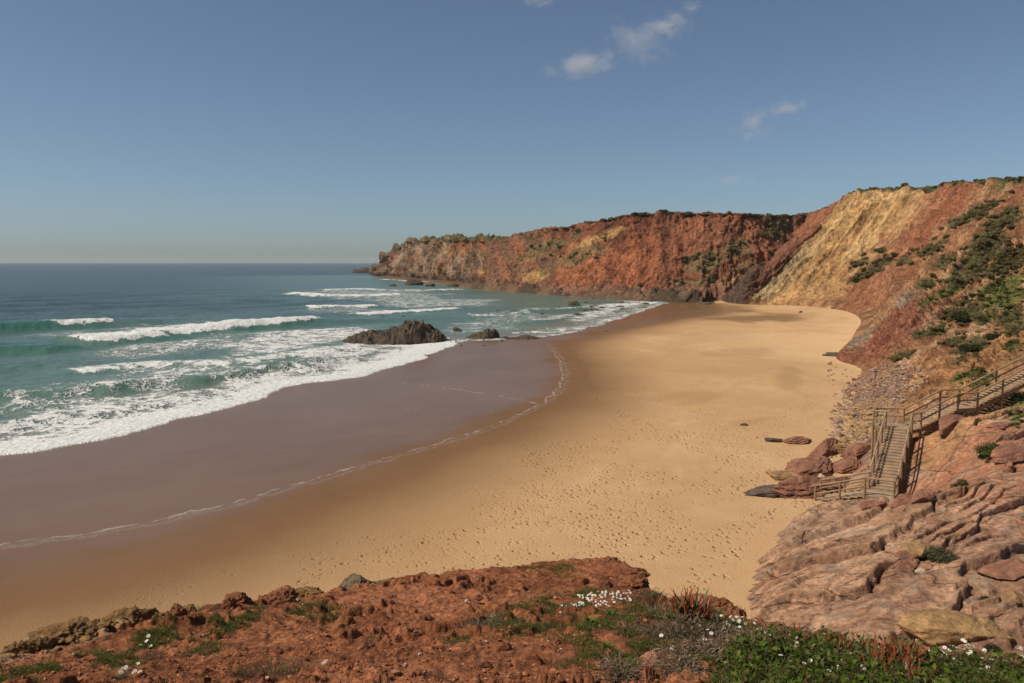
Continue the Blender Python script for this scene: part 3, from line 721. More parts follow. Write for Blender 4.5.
# green cover: ellipses of scrub in the slope
GREENS = [(1010,300,22,10,-25,2),(985,318,14,6,-20,2),(1000,265,26,9,-30,1),(950,290,22,6,-25,2),(990,232,26,7,-28,1),(945,262,12,6,-25,1),(1015,345,12,8,-30,2),(940,330,12,5,-20,1),(985,380,18,6,-20,2),(960,222,14,4,-28,1),(920,335,10,4,-15,1),(975,213,34,6,-29,1),(1006,220,22,10,-20,1),(988,246,26,13,-22,1),(970,268,30,14,-28,1),(1012,258,18,16,-30,1),(905,260,8,5,-20,1),(932,248,20,6,-22,1),
          (925,284,12,6,-20,1),(1000,285,40,7,-20,2),(1000,298,30,14,-18,2),(965,313,24,10,-8,1),(1012,320,16,15,-40,1),(972,346,24,12,-30,1),(875,268,28,6,-32,1),(968,375,22,5,-18,2),
          (860,262,10,5,-30,1),(955,340,14,6,-20,1),(880,250,6,3,0,1),(990,455,12,7,-30,2),(1015,420,10,10,-30,2),(905,355,14,4,-20,1),(1020,400,16,6,-20,2),(930,300,18,4,-25,2)]
for cu, cv, ru, rv, rot, k in GREENS:
    g = 1-sstep(0.6, 1.1, eblob(u, v_, cu, cv, ru, rv, rot)+nf*0.55+nz*0.3)
    c = paint(c, VEG if k == 1 else GRASS, g*0.9*sstep(0.35, 0.7, T+nf*0.2))
top = sstep(3.9, 4.06, T+nf*0.10+0.16*np.clip(nz, -0.3, 1))*(1-sstep(10, 11, S))
c = paint(c, VEG, top)
c = paint(c, (0.22,0.13,0.06), sstep(2.6, 3.0, T)*sstep(9.5, 10.5, S)*(1-w_shelf)*0.6)
HILL, HS, HTt = P, S, T
idx = lambda s_: int(np.argmin(np.abs(S[:, 0]-s_)))
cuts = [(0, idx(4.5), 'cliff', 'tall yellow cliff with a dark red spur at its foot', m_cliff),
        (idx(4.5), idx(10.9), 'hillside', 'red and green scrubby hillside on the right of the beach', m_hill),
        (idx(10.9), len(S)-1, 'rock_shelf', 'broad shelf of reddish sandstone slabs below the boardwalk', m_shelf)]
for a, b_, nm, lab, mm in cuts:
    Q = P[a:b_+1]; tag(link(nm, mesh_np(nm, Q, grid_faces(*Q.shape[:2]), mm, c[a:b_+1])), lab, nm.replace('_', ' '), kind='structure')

# ---- pick a point on a surface from where it shows
class Picker:
    def __init__(s, *Ps):
        V = np.concatenate([p.reshape(-1, 3) for p in Ps]); s.V = V; s.u, s.v, s.d = project(V)
    def __call__(s, u, v, r=2.5):
        for k in (r, 2*r, 4*r, 10*r):
            m = (np.abs(s.u-u) < k) & (np.abs(s.v-v) < k)
            if m.any():
                i = np.flatnonzero(m); dmin = s.d[i].min(); i = i[s.d[i] < dmin*1.06+0.5]
                j = i[np.argmin((s.u[i]-u)**2+(s.v[i]-v)**2)]
                return s.V[j].copy()
        return None
pick_red = Picker(REDC); pick_head = Picker(HEAD); pick_hill = Picker(HILL)
def hill_pick(u, v, r=2.5): return pick_hill(u, v, r)

# ---- low reef below the red cliff
Rl = crom([PXZ(u, D, 0)[:2] for u, D in [(478,480),(500,452),(525,420),(555,392),(590,364),(620,346),(650,330),(680,317),(705,312)]], 40)
tg = np.gradient(Rl, axis=0); tg /= np.linalg.norm(tg, axis=1, keepdims=True); nn = np.stack([-tg[:, 1], tg[:, 0]], 1)
if nn[0, 1] > 0: nn = -nn
w = np.linspace(-7, 20, 60)
P = np.zeros((len(Rl), len(w), 3)); P[..., :2] = Rl[:, None]+nn[:, None]*(-w[None, :, None])
x, y = P[..., 0], P[..., 1]
h = sstep(-6, -2, w)[None]*(1-0.45*sstep(4, 20, w)[None])
P[..., 2] = -1.0+h*(2.0+5.2*np.clip(ridged(x*0.10, y*0.10, 1.0, 5, 0.6), 0, 1)+2.0*fbm(x*0.5, y*0.5, 2.0, 4))
nz = fbm(x*0.06, y*0.06, 1.0, 4)
c = lerp((0.070,0.047,0.029), (0.165,0.095,0.055), sstep(-0.3, 0.4, nz+0.25*sstep(2, 12, w)[None]))
c = paint(c, (0.24,0.12,0.075), sstep(0.1, 0.5, nz)*sstep(4, 14, w)[None])
m_reef = terrain_mat('reef_rock', 0.7, 3.0, 0.6)
tag(link('reef', mesh_np('reef', P, grid_faces(*P.shape[:2]), m_reef, c)), 'dark low rocky reef along the foot of the red cliff', 'reef', kind='structure')

# ================================================================== FOREGROUND CLIFFTOP
def fg_plane(y): return CAM_Z-1.75-0.275*y
EDGE_PX = [(-400,745),(-150,690),(-60,670),(0,651),(40,639),(75,632),(115,624),(150,619),(185,614),(215,609),(240,601),(270,598),(300,595),(335,590),(380,583),(420,578),(480,573),
           (530,566),(560,561),(598,559),(622,563),(640,569),(646,578),(650,589),(664,598),(700,601),(724,605),(738,613),(765,622),(800,629),(850,639),(900,650),(960,657),(1024,662),(1100,670),(1250,700),(1500,740)]
def fg_hit(u, v):
    dx, dy, dz = ray(u, v)
    t = (1.75)/(-dz-0.275*dy)
    return np.array([dx*t, dy*t, CAM_Z+dz*t])
ed = np.array([fg_hit(*e) for e in EDGE_PX]); e_phi = np.arctan2(ed[:, 0], ed[:, 1]); e_r = np.hypot(ed[:, 0], ed[:, 1])
phi = np.r_[np.linspace(-1.5, e_phi[0], 12, endpoint=False), np.linspace(e_phi[0], e_phi[-1], 1000), np.linspace(e_phi[-1], 1.5, 12)[1:]]
r_e = np.interp(phi, e_phi, e_r)
kern = np.hanning(41); kern /= kern.sum()
r_s = np.convolve(np.pad(r_e, 20, mode='edge'), kern, mode='valid')
r_e = r_e+fbm(phi*40, 0.5, 0.2, 4)*0.16+fbm(phi*160, 1.5, 0.2, 3)*0.06
tt = np.r_[np.linspace(0.10, 0.5, 60, endpoint=False), np.linspace(0.5, 1.0, 330)]
Rr = tt[None]*r_s[:, None]+(tt[None]**14)*(r_e-r_s)[:, None]
drop_r = np.array([0.03, 0.08, 0.15, 0.35, 0.8, 1.6, 3.0, 5.0]); drop_z = np.array([0.08, 0.22, 0.5, 1.2, 2.6, 5.5, 9.5, 14.0])
Rr = np.concatenate([Rr, r_e[:, None]+drop_r[None]], 1)
X = Rr*np.sin(phi)[:, None]; Y = Rr*np.cos(phi)[:, None]
inn = np.concatenate([np.ones((len(phi), len(tt))), np.zeros((len(phi), len(drop_r)))], 1)
ef = sstep(0.0, 0.5, r_e[:, None]-Rr)
def fg_relief(X, Y):
    k = sstep(0.0, 0.35, fbm(X*0.6, Y*0.6, 11.0, 3)+0.1)          # cloddy in places, trodden smooth in others
    clod = np.clip(fbm(X*3.2, Y*3.2, 6.0, 4)-0.10, 0, 0.22)
    return (fbm(X*0.45, Y*0.45, 1.0, 3)*0.10+fbm(X*1.6, Y*1.6, 2.0, 4)*0.045+fbm(X*7, Y*7, 3.0, 4)*0.030
            +clod*(0.12+0.30*k)+(ridged(X*11, Y*11, 1.0, 4)-0.4)*0.020*(0.5+k))
rel = fg_relief(X, Y)
Z = fg_plane(Y)+rel
Z = np.concatenate([Z[:, :len(tt)], (fg_plane(Y[:, len(tt)-1])+rel[:, len(tt)-1])[:, None]-drop_z[None]+fbm(X[:, len(tt):]*1.0, Y[:, len(tt):]*1.0, 4.0, 3)*0.1], 1)
near_c = sstep(0.0, 2.0, Rr)
P = np.stack([X, Y, Z], -1)
u, v_, _ = project(P)
nz = fbm(X*0.5, Y*0.5, 1.7, 4); nf = fbm(X*3, Y*3, 4.2, 4); nff = fbm(X*12, Y*12, 6.6, 3)
c = lerp((0.165,0.060,0.026), (0.30,0.112,0.048), sstep(-0.4, 0.4, nf*0.7+nz*0.5)); c = paint(c, (0.34,0.14,0.068), sstep(0.12, 0.45, nff*0.6+nz*0.7)*0.7)
c = paint(c, (0.30,0.21,0.105), (1-sstep(0.5, 1.2, eblob(u, v_, 75, 632, 120, 12, -18)+nf*0.5))*0.75)
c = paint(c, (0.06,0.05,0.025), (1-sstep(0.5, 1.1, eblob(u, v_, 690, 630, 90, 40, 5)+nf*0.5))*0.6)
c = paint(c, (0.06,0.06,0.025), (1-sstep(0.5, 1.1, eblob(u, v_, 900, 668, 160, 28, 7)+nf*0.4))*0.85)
m_fg = terrain_mat('clifftop_soil', 7.0, 34.0, 0.045, var=(0.55, 1.4), bstr=1.0)
tag(link('clifftop_ground', mesh_np('clifftop_ground', P, grid_faces(*P.shape[:2]), m_fg, c)), 'crumbly red earth on the cliff edge in the foreground', 'ground', kind='structure')
def fg(u, v):
    p = fg_hit(u, v)
    for _ in range(5):
        h = float(fg_relief(np.array([p[0]]), np.array([p[1]]))[0])
        dx, dy, dz = ray(u, v); t = (1.75-h)/(-dz-0.275*dy); p = np.array([dx*t, dy*t, CAM_Z+dz*t])
    return p
def fg_ground(x, y): return fg_plane(y)+float(fg_relief(np.array([x]), np.array([y]))[0])

# ================================================================== OBJECTS
class MB:
    """collects boxes, bars, polygons; builds ONE mesh object"""
    def __init__(s): s.v, s.f = [], []
    def add(s, V, F):
        o = len(s.v); s.v.extend([tuple(p) for p in V]); s.f.extend([tuple(i+o for i in f) for f in F])
    def box(s, c, ax, ay, az):
        c, ax, ay, az = map(np.array, (c, ax, ay, az))
        V = [c+i*ax+j*ay+k*az for k in (-1, 1) for j in (-1, 1) for i in (-1, 1)]
        s.add(V, [(0,2,3,1),(4,5,7,6),(0,1,5,4),(2,6,7,3),(0,4,6,2),(1,3,7,5)])
    def bar(s, a, b, r, n=8, r2=None):
        a, b = np.array(a, float), np.array(b, float); d = b-a; d /= np.linalg.norm(d)
        h = np.array([0, 0, 1.0]) if abs(d[2]) < 0.9 else np.array([1.0, 0, 0])
        x = np.cross(d, h); x /= np.linalg.norm(x); y = np.cross(d, x); r2 = r if r2 is None else r2
        V = [a+r*(x*math.cos(t)+y*math.sin(t)) for t in np.arange(n)*2*math.pi/n]+[b+r2*(x*math.cos(t)+y*math.sin(t)) for t in np.arange(n)*2*math.pi/n]
        s.add(V, [(i, (i+1) % n, n+(i+1) % n, n+i) for i in range(n)]+[tuple(range(n))[::-1], tuple(range(n, 2*n))])
    def prism(s, poly, z0, z1):
        n = len(poly)
        V = [(p[0], p[1], z0) for p in poly]+[(p[0], p[1], z1) for p in poly]
        s.add(V, [(i, (i+1) % n, n+(i+1) % n, n+i) for i in range(n)]+[tuple(range(n))[::-1], tuple(range(n, 2*n))])
    def mesh(s, name, mat, origin=(0, 0, 0), bevel=0.0):
        me = bpy.data.meshes.new(name)
        me.from_pydata([tuple(np.array(p)-np.array(origin)) for p in s.v], [], s.f)
        me.materials.append(mat); me.update()
        return me
    def build(s, name, mat, parent=None, origin=(0, 0, 0)):
        return link(name, s.mesh(name, mat, origin), parent)

# ---- wooden stairs
def wood_mat(name, col, var=0.3):
    m, nt, b = new_mat(name); q = NB(nt); v = q.coord()
    n1 = q.noise(q.coord((3, 3, 14)), 2.0, 5, 0.6, 0.6); n2 = q.noise(v, 1.1, 3); n3 = q.noise(v, 40, 2)
    k = q.math('MULTIPLY', q.mrange(n1, 0.3, 0.7, 1-var, 1+var, False), q.mrange(n2, 0.3, 0.7, 0.75, 1.2, False))
    g = q.n('ShaderNodeNewGeometry'); k = q.math('MULTIPLY', k, q.mrange(g.outputs['Random Per Island'], 0, 1, 0.82, 1.16, False))
    cc = q.n('ShaderNodeVectorMath', operation='SCALE'); cc.inputs[0].default_value = col; q.l(k, cc.inputs['Scale'])
    q.l(cc.outputs[0], b.inputs['Base Color']); b.inputs['Roughness'].default_value = 0.85; b.inputs['Specular IOR Level'].default_value = 0.2
    q.l(q.bump(q.math('ADD', n1, q.math('MULTIPLY', n3, 0.4)), 0.5, 0.012), b.inputs['Normal'])
    return m
m_tread = wood_mat('weathered_boards', (0.34, 0.235, 0.145)); m_post = wood_mat('post_timber', (0.27, 0.165, 0.085)); m_rail = wood_mat('rail_timber', (0.30, 0.205, 0.12))
v3 = lambda p, z: np.array([p[0], p[1], z])
foot = v3(low_b, ZF)
st = empty('wooden_stairs', foot)
tag(st, 'weathered wooden stairway with landings and log handrails climbing the rocky slope', 'stairs')
def part(mb, name, mat, label=None):
    o = mb.build(name, mat, st, foot)
    return o
def flight(a, b, za, zb, n, perp, hw, depth, riser=0.0):
    """n treads from a (low or high) to b, each a board of its own, with a stringer below each side"""
    d = (b-a)/np.linalg.norm(b-a); L = np.linalg.norm(b-a)
    for i in range(n):
        t = (i+0.5)/n; c2 = a+(b-a)*t; z = za+(zb-za)*((i+1)/n if zb > za else i/n)
        m = MB()
        for s_ in (-1, 1):
            m.box(v3(c2+d*s_*depth*0.27, z-0.025), v3(d, 0)*depth*0.262, v3(perp, 0)*hw, (0, 0, 0.025))
        part(m, 'tread', m_tread)
        if riser:
            m = MB(); m.box(v3(c2-d*depth*0.44, z-0.05-riser/2), v3(d, 0)*0.012, v3(perp, 0)*(hw-0.02), (0, 0, riser/2)); part(m, 'riser', m_tread)
    for s_ in (-1, 1):
        m = MB(); p0 = v3(a+perp*s_*(hw-0.10), za-0.22); p1 = v3(b+perp*s_*(hw-0.10), zb-0.22)
        dd = (p1-p0); up = np.array([0, 0, 0.12])
        m.box((p0+p1)/2, dd/2, v3(perp, 0)*0.03, up); part(m, 'stringer', m_post)
def deck(poly, z, dirv, w=0.145, gap=0.018):
    poly = [np.array(p, float) for p in poly]; nrm = np.array([-dirv[1], dirv[0]])
    lo = min(p@nrm for p in poly); hi = max(p@nrm for p in poly); m = MB()
    def clip(pl, sgn, val):
        out = []
        for i in range(len(pl)):
            p, q_ = pl[i], pl[(i+1) % len(pl)]; dp, dq = sgn*(p@nrm-val), sgn*(q_@nrm-val)
            if dp >= 0: out.append(p)
            if dp*dq < 0: out.append(p+(q_-p)*dp/(dp-dq))
        return out
    k = lo
    while k < hi:
        pl = clip(clip(poly, 1, k), -1, k+w)
        if len(pl) >= 3: m.prism(pl, z-0.045, z)
        k += w+gap
    part(m, 'deck', m_tread)
    m = MB()
    for i in range(len(poly)):
        p, q_ = poly[i], poly[(i+1) % len(poly)]; d = (q_-p)/2
        pn = np.array([d[1], -d[0]])/np.linalg.norm(d)
        m.box(v3((p+q_)/2, z-0.15), v3(d*0.985, 0), v3(pn, 0)*0.025, (0, 0, 0.10))
    part(m, 'deck_frame', m_post)
def rail_run(pts, h=1.05, drop=1.6, skip_first=False, midrail=True, posts=True):
    """posts at each point, and between neighbours one top rail and one lower rail"""
    for i, p in enumerate(pts):
        if posts and not (skip_first and i == 0):
            m = MB(); m.bar(p+np.array([0, 0, -drop]), p+np.array([0, 0, h+0.03]), 0.075, 9, 0.07); part(m, 'post', m_post)
        if i:
            o = pts[i-1]; d = (p-o)/np.linalg.norm(p-o)*0.09
            m = MB(); m.bar(o+np.array([0, 0, h])-d, p+np.array([0, 0, h])+d, 0.060, 8); part(m, 'handrail', m_rail)
            if midrail:
                m = MB(); m.bar(o+np.array([0, 0, h*0.52])-d, p+np.array([0, 0, h*0.52])+d, 0.050, 8); part(m, 'lower_rail', m_rail)
hw = 0.75
C1 = LAND1
FL, FR = C1-E2*0.8-E1*0.75, C1+E2*0.8-E1*0.75
BL, BR = C1-E2*0.8+E1*0.75, C1+E2*0.8+E1*0.75
deck([FL, FR, BR, BL], ZL, E2)
flight(low_b, low_a, ZF, ZL-0.125, N_LOW, E1, hw, 0.40)
flight(mid_a, mid_b, ZL, ZU-RISE, N_MID, E2, hw, RUN, 0.085)
A2, B2 = mid_b-E2*1.55, mid_b+E2*0.85
near0, far0 = up_a+E3p*hw, up_a-E3p*hw
D2 = A2+E1*1.35
deck([A2, B2, near0, far0, D2], ZU, (E2*0.8+E1*0.35)/np.linalg.norm(E2*0.8+E1*0.35))
flight(up_a, up_b, ZU, ZM-0.125, N_UP1, E3p, hw, 0.34)
deck([up_b+E3p*hw, up_c+E3p*hw, up_c-E3p*hw, up_b-E3p*hw], ZM, E3)
flight(up_c, up_d, ZM, ZT, N_UP2, E3p, hw, 0.34)
# lower flight rails
e0 = low_b-E2*0.05
for s_, corner in ((-1, FL), (1, BL)):
    o = E1*hw*s_
    rail_run([v3(corner, ZL), v3((low_a+low_b)/2+o, (ZL+ZF)/2-0.05), v3(low_b+o, ZF-0.05)], drop=1.1)
rail_run([v3(FL, ZL), v3(FR, ZL)], posts=False, midrail=False)
rail_run([v3(FR, ZL), v3(BR, ZL)], drop=1.3)
rail_run([v3(FR, ZL), v3(BR, ZL)][:2], posts=False)
def along(a, b, za, zb, n, off):
    return [v3(a+(b-a)*t+off, za+(zb-za)*t) for t in np.linspace(0, 1, n)]
lft = along(mid_a, mid_b, ZL, ZU, 5, -E2*0.80); rgt = along(mid_a, mid_b, ZL, ZU, 5, E2*0.80)
rail_run([v3(BL, ZL)]+lft[1:], skip_first=True)
rail_run([v3(BR, ZL)]+rgt[1:], skip_first=True)
rail_run([lft[-1], v3(A2, ZU)], skip_first=True, drop=2.3)
farr = [v3(A2, ZU), v3(D2, ZU), v3(far0, ZU), *along(up_a, up_b, ZU, ZM, 2, -E3p*hw)[1:], v3(up_c-E3p*hw, ZM), *along(up_c, up_d, ZM, ZT, 3, -E3p*hw)[1:]]
rail_run(farr, skip_first=True, drop=1.4)
nearr = [rgt[-1], v3(near0, ZU), *along(up_a, up_b, ZU, ZM, 3, E3p*hw)[1:], v3(up_c+E3p*hw, ZM), *along(up_c, up_d, ZM, ZT, 4, E3p*hw)[1:]]
rail_run(nearr, skip_first=True, drop=1.7)

# ---- rocks
import bmesh
def ico(sub):
    bm = bmesh.new(); bmesh.ops.create_icosphere(bm, subdivisions=sub, radius=1.0); bm.verts.ensure_lookup_table()
    V = np.array([v.co[:] for v in bm.verts]); F = np.array([[v.index for v in f.verts] for f in bm.faces]); bm.free()
    return V, F
ICO = {k: ico(k) for k in (1, 2, 3, 4, 5)}
def rock_shape(seed, sub=4, planes=13, rough=0.08, freq=2.0, flat=1.0, joint=0.0, strata=0.0):
    V, F = ICO[sub]; r = np.random.default_rng(seed)
    N = r.normal(size=(planes, 3)); N /= np.linalg.norm(N, axis=1, keepdims=True); d = r.uniform(0.62, 1.0, planes)
    dots = V@N.T
    rad = np.where(dots > 0.05, d/np.maximum(dots, 0.05), 9).min(1); rad = np.minimum(rad, 1.25)
    P = V*rad[:, None]
    o = seed*3.1
    n = fbm(P[:, 0]*freq+o, P[:, 1]*freq, P[:, 2]*freq, 5, 0.6)+0.6*(ridged(P[:, 0]*freq*1.6+o, P[:, 1]*freq*1.6, P[:, 2]*freq*1.6, 4)-0.4)
    if joint: n = n-joint*sstep(0.55, 0.9, ridged(P[:, 0]*3.2+o, P[:, 1]*3.2, 0.0, 2))
    P = P+V*(n*rough)[:, None]; P[:, 2] *= flat
    if strata:
        ph = P[:, 2]*9+1.2*fbm(P[:, 0]*1.1+o, P[:, 1]*1.1, 0.4, 3); fr_ = ph/2.2-np.floor(ph/2.2)
        P[:, :2] *= (1+strata*(sstep(0.0, 0.25, fr_)*(1-sstep(0.75, 1.0, fr_))-0.5))[:, None]
    return P, F
def rock_mat(name, col, s=1.0, dark=0.5):
    m, nt, b = new_mat(name); q = NB(nt); v = q.coord()
    n1 = q.noise(v, 1.3*s, 6, 0.65); n2 = q.noise(v, 7*s, 4, 0.6); n3 = q.noise(q.coord((1, 1, 4)), 1.6*s, 4, 0.6)
    k = q.math('MULTIPLY', q.mrange(n1, 0.3, 0.7, dark, 1.4, False), q.mrange(n2, 0.3, 0.7, 0.7, 1.25, False))
    k = q.math('MULTIPLY', k, q.mrange(n3, 0.35, 0.65, 0.8, 1.15, False))
    cc = q.n('ShaderNodeVectorMath', operation='SCALE'); cc.inputs[0].default_value = col; q.l(k, cc.inputs['Scale'])
    q.l(cc.outputs[0], b.inputs['Base Color']); b.inputs['Roughness'].default_value = 0.9; b.inputs['Specular IOR Level'].default_value = 0.2
    h = q.math('ADD', n1, q.math('MULTIPLY', n2, 0.4)); h = q.math('ADD', h, q.math('MULTIPLY', n3, 0.3))
    q.l(q.bump(h, 0.9, 0.18/s), b.inputs['Normal'])
    return m
M_R = dict(sea=rock_mat('wet_sea_rock', (0.085, 0.064, 0.042), 0.8, 0.35), red=rock_mat('red_sandstone', (0.25, 0.115, 0.07), 1.2, 0.6), yel=rock_mat('yellow_sandstone', (0.33, 0.195, 0.085), 1.2, 0.45),
           ochre=rock_mat('ochre_crumbly_rock', (0.23, 0.125, 0.046), 4.0, 0.30), dark=rock_mat('dark_rock', (0.12, 0.085, 0.06), 1.5, 0.5), grey=rock_mat('grey_rock', (0.17, 0.125, 0.07), 3.0, 0.5),
           soil=rock_mat('hard_red_soil', (0.22, 0.080, 0.036), 5.0, 0.5), pale=rock_mat('pale_stone', (0.45, 0.34, 0.24), 5.0, 0.7))
def rock(name, label, cat, pos, size, mk, seed, rz=0.0, group=None, tilt=(0, 0), sub=4, **kw):
    P, F = rock_shape(seed, sub, **kw)
    P = P*np.array(size)
    me = mesh_np(name, P, F, M_R[mk])
    o = link(name, me); o.location = tuple(pos); o.rotation_euler = (tilt[0], tilt[1], rz)
    return tag(o, label, cat, group)
rr = np.random.default_rng(5)
# rocks standing in the surf: mounds with an uneven skyline
def outcrop(name, label, prof, v_base, mk, depth, seed, group=None, z0=0.0, rough=1.0):
    us = np.array([p[0] for p in prof], float); vt = np.array([p[1] for p in prof], float)
    D0 = PZ(us.mean(), v_base, z0)[1]; Dm = D0+depth*0.42
    xs = np.array([PD(u, v, Dm)[0] for u, v in prof]); hs = np.array([PD(u, v, Dm)[2] for u, v in prof])-z0
    nx, ny = max(40, int((us[-1]-us[0])*2.2)), 56
    xg = np.linspace(xs[0], xs[-1], nx); h = np.maximum(np.interp(xg, xs, hs), 0.05)
    h = h*0.86*(1+0.16*fbm(xg*1.1, seed, 0.3, 4))
    e = np.linspace(-1, 1, ny)
    Xg = np.repeat(xg[:, None], ny, 1); wid = depth*0.5*np.clip(0.35+0.65*np.sin(np.linspace(0.02, 0.98, nx)*math.pi), 0.2, 1)
    Yg = Dm+e[None]*wid[:, None]+fbm(Xg*0.25, seed, 1.0, 3)*depth*0.06
    cs = np.clip(1-np.abs(e)**3.0, 0, 1)**0.7
    Zg = h[:, None]*cs[None]
    L = max(hs.max(), 0.4)
    Zg = Zg*(1+0.55*(ridged(Xg*1.3/L, Yg*1.3/L, seed*1.7, 5, 0.65)-0.72)*rough*1.0)+fbm(Xg*2.4/L, Yg*2.4/L, seed, 5, 0.65)*0.20*L*(cs > 0.02)[None]
    Zg = Zg+z0-0.35*(1-cs[None])-0.12*L*(1-cs[None])
    c0 = np.array([xg.mean(), Dm, z0])
    P = np.stack([Xg, Yg, Zg], -1)-c0
    o = link(name, mesh_np(name, P, grid_faces(nx, ny), M_R[mk])); o.location = tuple(c0)
    return tag(o, label, 'rock', group)
outcrop('sea_rock', 'largest jagged dark rock outcrop standing in the surf', [(343,343),(349,338),(356,334.5),(363,331),(372,329.5),(380,331.5),(386,329),(393,325.5),(400,324),(406,321),(412,318.5),(418,319.5),(424,320.5),(430,324),(436,328),(442,333),(447,339),(450,343)], 344.5, 'sea', 17, 3)
outcrop('sea_rock', 'wedge shaped brown rock standing where the wet sand meets the surf', [(465,338.5),(471,334.5),(478,331.5),(485,329),(491,327),(496,327.5),(498.5,332),(500,338.5)], 339.5, 'sea', 8, 5)
outcrop('sea_rock', 'low line of brown rock running right from the wedge shaped rock', [(500,338),(505,335.8),(510,337.6),(516,337.5),(522,335.4),(530,334.8),(536,336.5),(541,338.8)], 339.8, 'sea', 6, 8)
SURF = [('small dark rock in the surf between the largest outcrop and the wedge rock', 458, 331.5, 5.0, 3.8, 11), ('dark rock block in the bay near the far end of the sand', 575, 306.5, 6.5, 4.6, 12),
        ('flat dark rock in the bay left of the block', 516, 313.5, 6.0, 2.6, 13), ('tiny dark rock beside the flat rock in the bay', 498, 312, 3.4, 2.2, 14),
        ('low rock in white water close to the far waterline', 602, 308.5, 4.5, 2.2, 15), ('low dark rock washed by foam near the reef', 620, 308.0, 5.0, 2.0, 16), ('rock in foam below the block in the bay', 579, 316.0, 5.5, 2.4, 17),
        ('dark rock on the waterline at the end of the reef', 646, 304.3, 4.0, 1.8, 18), ('tall dark stack in the water off the headland foot', 414, 285.0, 7.5, 6.5, 19), ('low rock right of the stack off the headland', 431, 286.3, 5.0, 2.6, 20),
        ('low dark rock close to the headland foot', 452, 286.6, 6.0, 3.0, 21), ('long low black reef beyond the headland tip', 362, 272.5, 11.0, 4.8, 22), ('small rock in the breakers left of the stack', 392, 286.0, 3.5, 1.6, 23),
        ('small black rock breaking the surface behind the largest outcrop', 403, 317.5, 3.2, 1.6, 24), ('low black rock near the left end of the largest outcrop', 383, 317.2, 3.2, 1.3, 25)]
for lab, u, v, rw, h, sd in SURF:
    p = PZ(u, v, 0); px = p[1]/F_PX
    rock('sea_rock', lab, 'rock', p+np.array([0, rw*px*0.5, -0.15*h*px]), (rw*px, rw*px*0.8, h*px*1.05), 'sea', sd, rough=0.28, freq=1.6, planes=9)
for lab, u, v, rw in [('little dark stone on the wet sand below the wedge rock', 461, 345.5, 1.2), ('second little dark stone on the wet sand, right of the first', 484, 345.7, 1.7), ('dark stone on wet sand under the low rock line', 502, 341.3, 1.6), ('dark pebble high on the wet sand by the far bay', 630, 317.5, 1.3), ('dark stone on the far wet sand edge', 606, 331.5, 1.4)]:
    p = PS(u, v); px = p[1]/F_PX; rock('stone', lab, 'stone', p, (rw*px, rw*px, rw*px*0.7), 'sea', int(u), sub=2, rough=0.15)
for i in range(26):
    u = 540+130*rr.random(); v = np.interp(u, [540, 600, 670], [308, 304, 303.0])+rr.uniform(-6, 7)
    p = PZ(u, v, 0); px = p[1]/F_PX; s_ = rr.uniform(1.2, 3.2)*px
    rock('sea_rock', 'small dark rock awash in the shallow end of the bay', 'rock', (p[0], p[1], 0.05), (s_*rr.uniform(1, 1.8), s_, s_*rr.uniform(0.4, 0.7)), 'sea', 150+i, rr.uniform(0, 6), 'small rocks awash in the bay', sub=3, rough=0.25)
# boulders along the reef and under the red cliff
for i in range(46):
    k = rr.integers(20, len(Rl)-10); p = Rl[k]+nn[k]*rr.uniform(-16, 3); s_ = rr.uniform(0.8, 2.6)
    rock('boulder', 'boulder among many on the dark reef under the red cliff', 'boulder', (p[0], p[1], rr.uniform(1.6, 3.6)), (s_*rr.uniform(0.8, 1.5), s_, s_*rr.uniform(0.6, 1.0)), 'dark' if rr.random() < 0.6 else 'red', 100+i, rr.uniform(0, 6), 'boulders on the reef', sub=3, rough=0.15)
for lab, u, v, w_, h, mk, sd in [('dark rock block on the sand at the right end of the reef', 660, 301.5, 6, 5, 'dark', 41), ('brown rock beside the end of the reef, on sand', 668, 300.5, 5, 4, 'red', 42), ('low dark rock lying on the far sand below the spur', 703, 304.5, 7, 2.5, 'dark', 43),
                                  ('small dark lump lying alone on the pale far sand', 801, 312.8, 1.9, 2.0, 'dark', 44), ('flat dark rock at the foot of the yellow cliff', 843, 309, 9, 2.4, 'dark', 45),
                                  ('long flat dark rock lying on sand at the tip of the grey bed', 838, 356.0, 15, 3.0, 'dark', 46), ('brown rock beside the long flat rock on the sand', 856, 353.5, 10, 4.2, 'red', 47), ('low brown stone at the cliff foot above the cobbles', 872, 361, 9, 3.0, 'red', 48)]:
    p = PS(u, v); px = p[1]/F_PX
    rock('rock', lab, 'rock', p+np.array([0, w_*px*0.3, 0]), (w_*px, w_*px*0.7, h*px), mk, sd, rough=0.2)
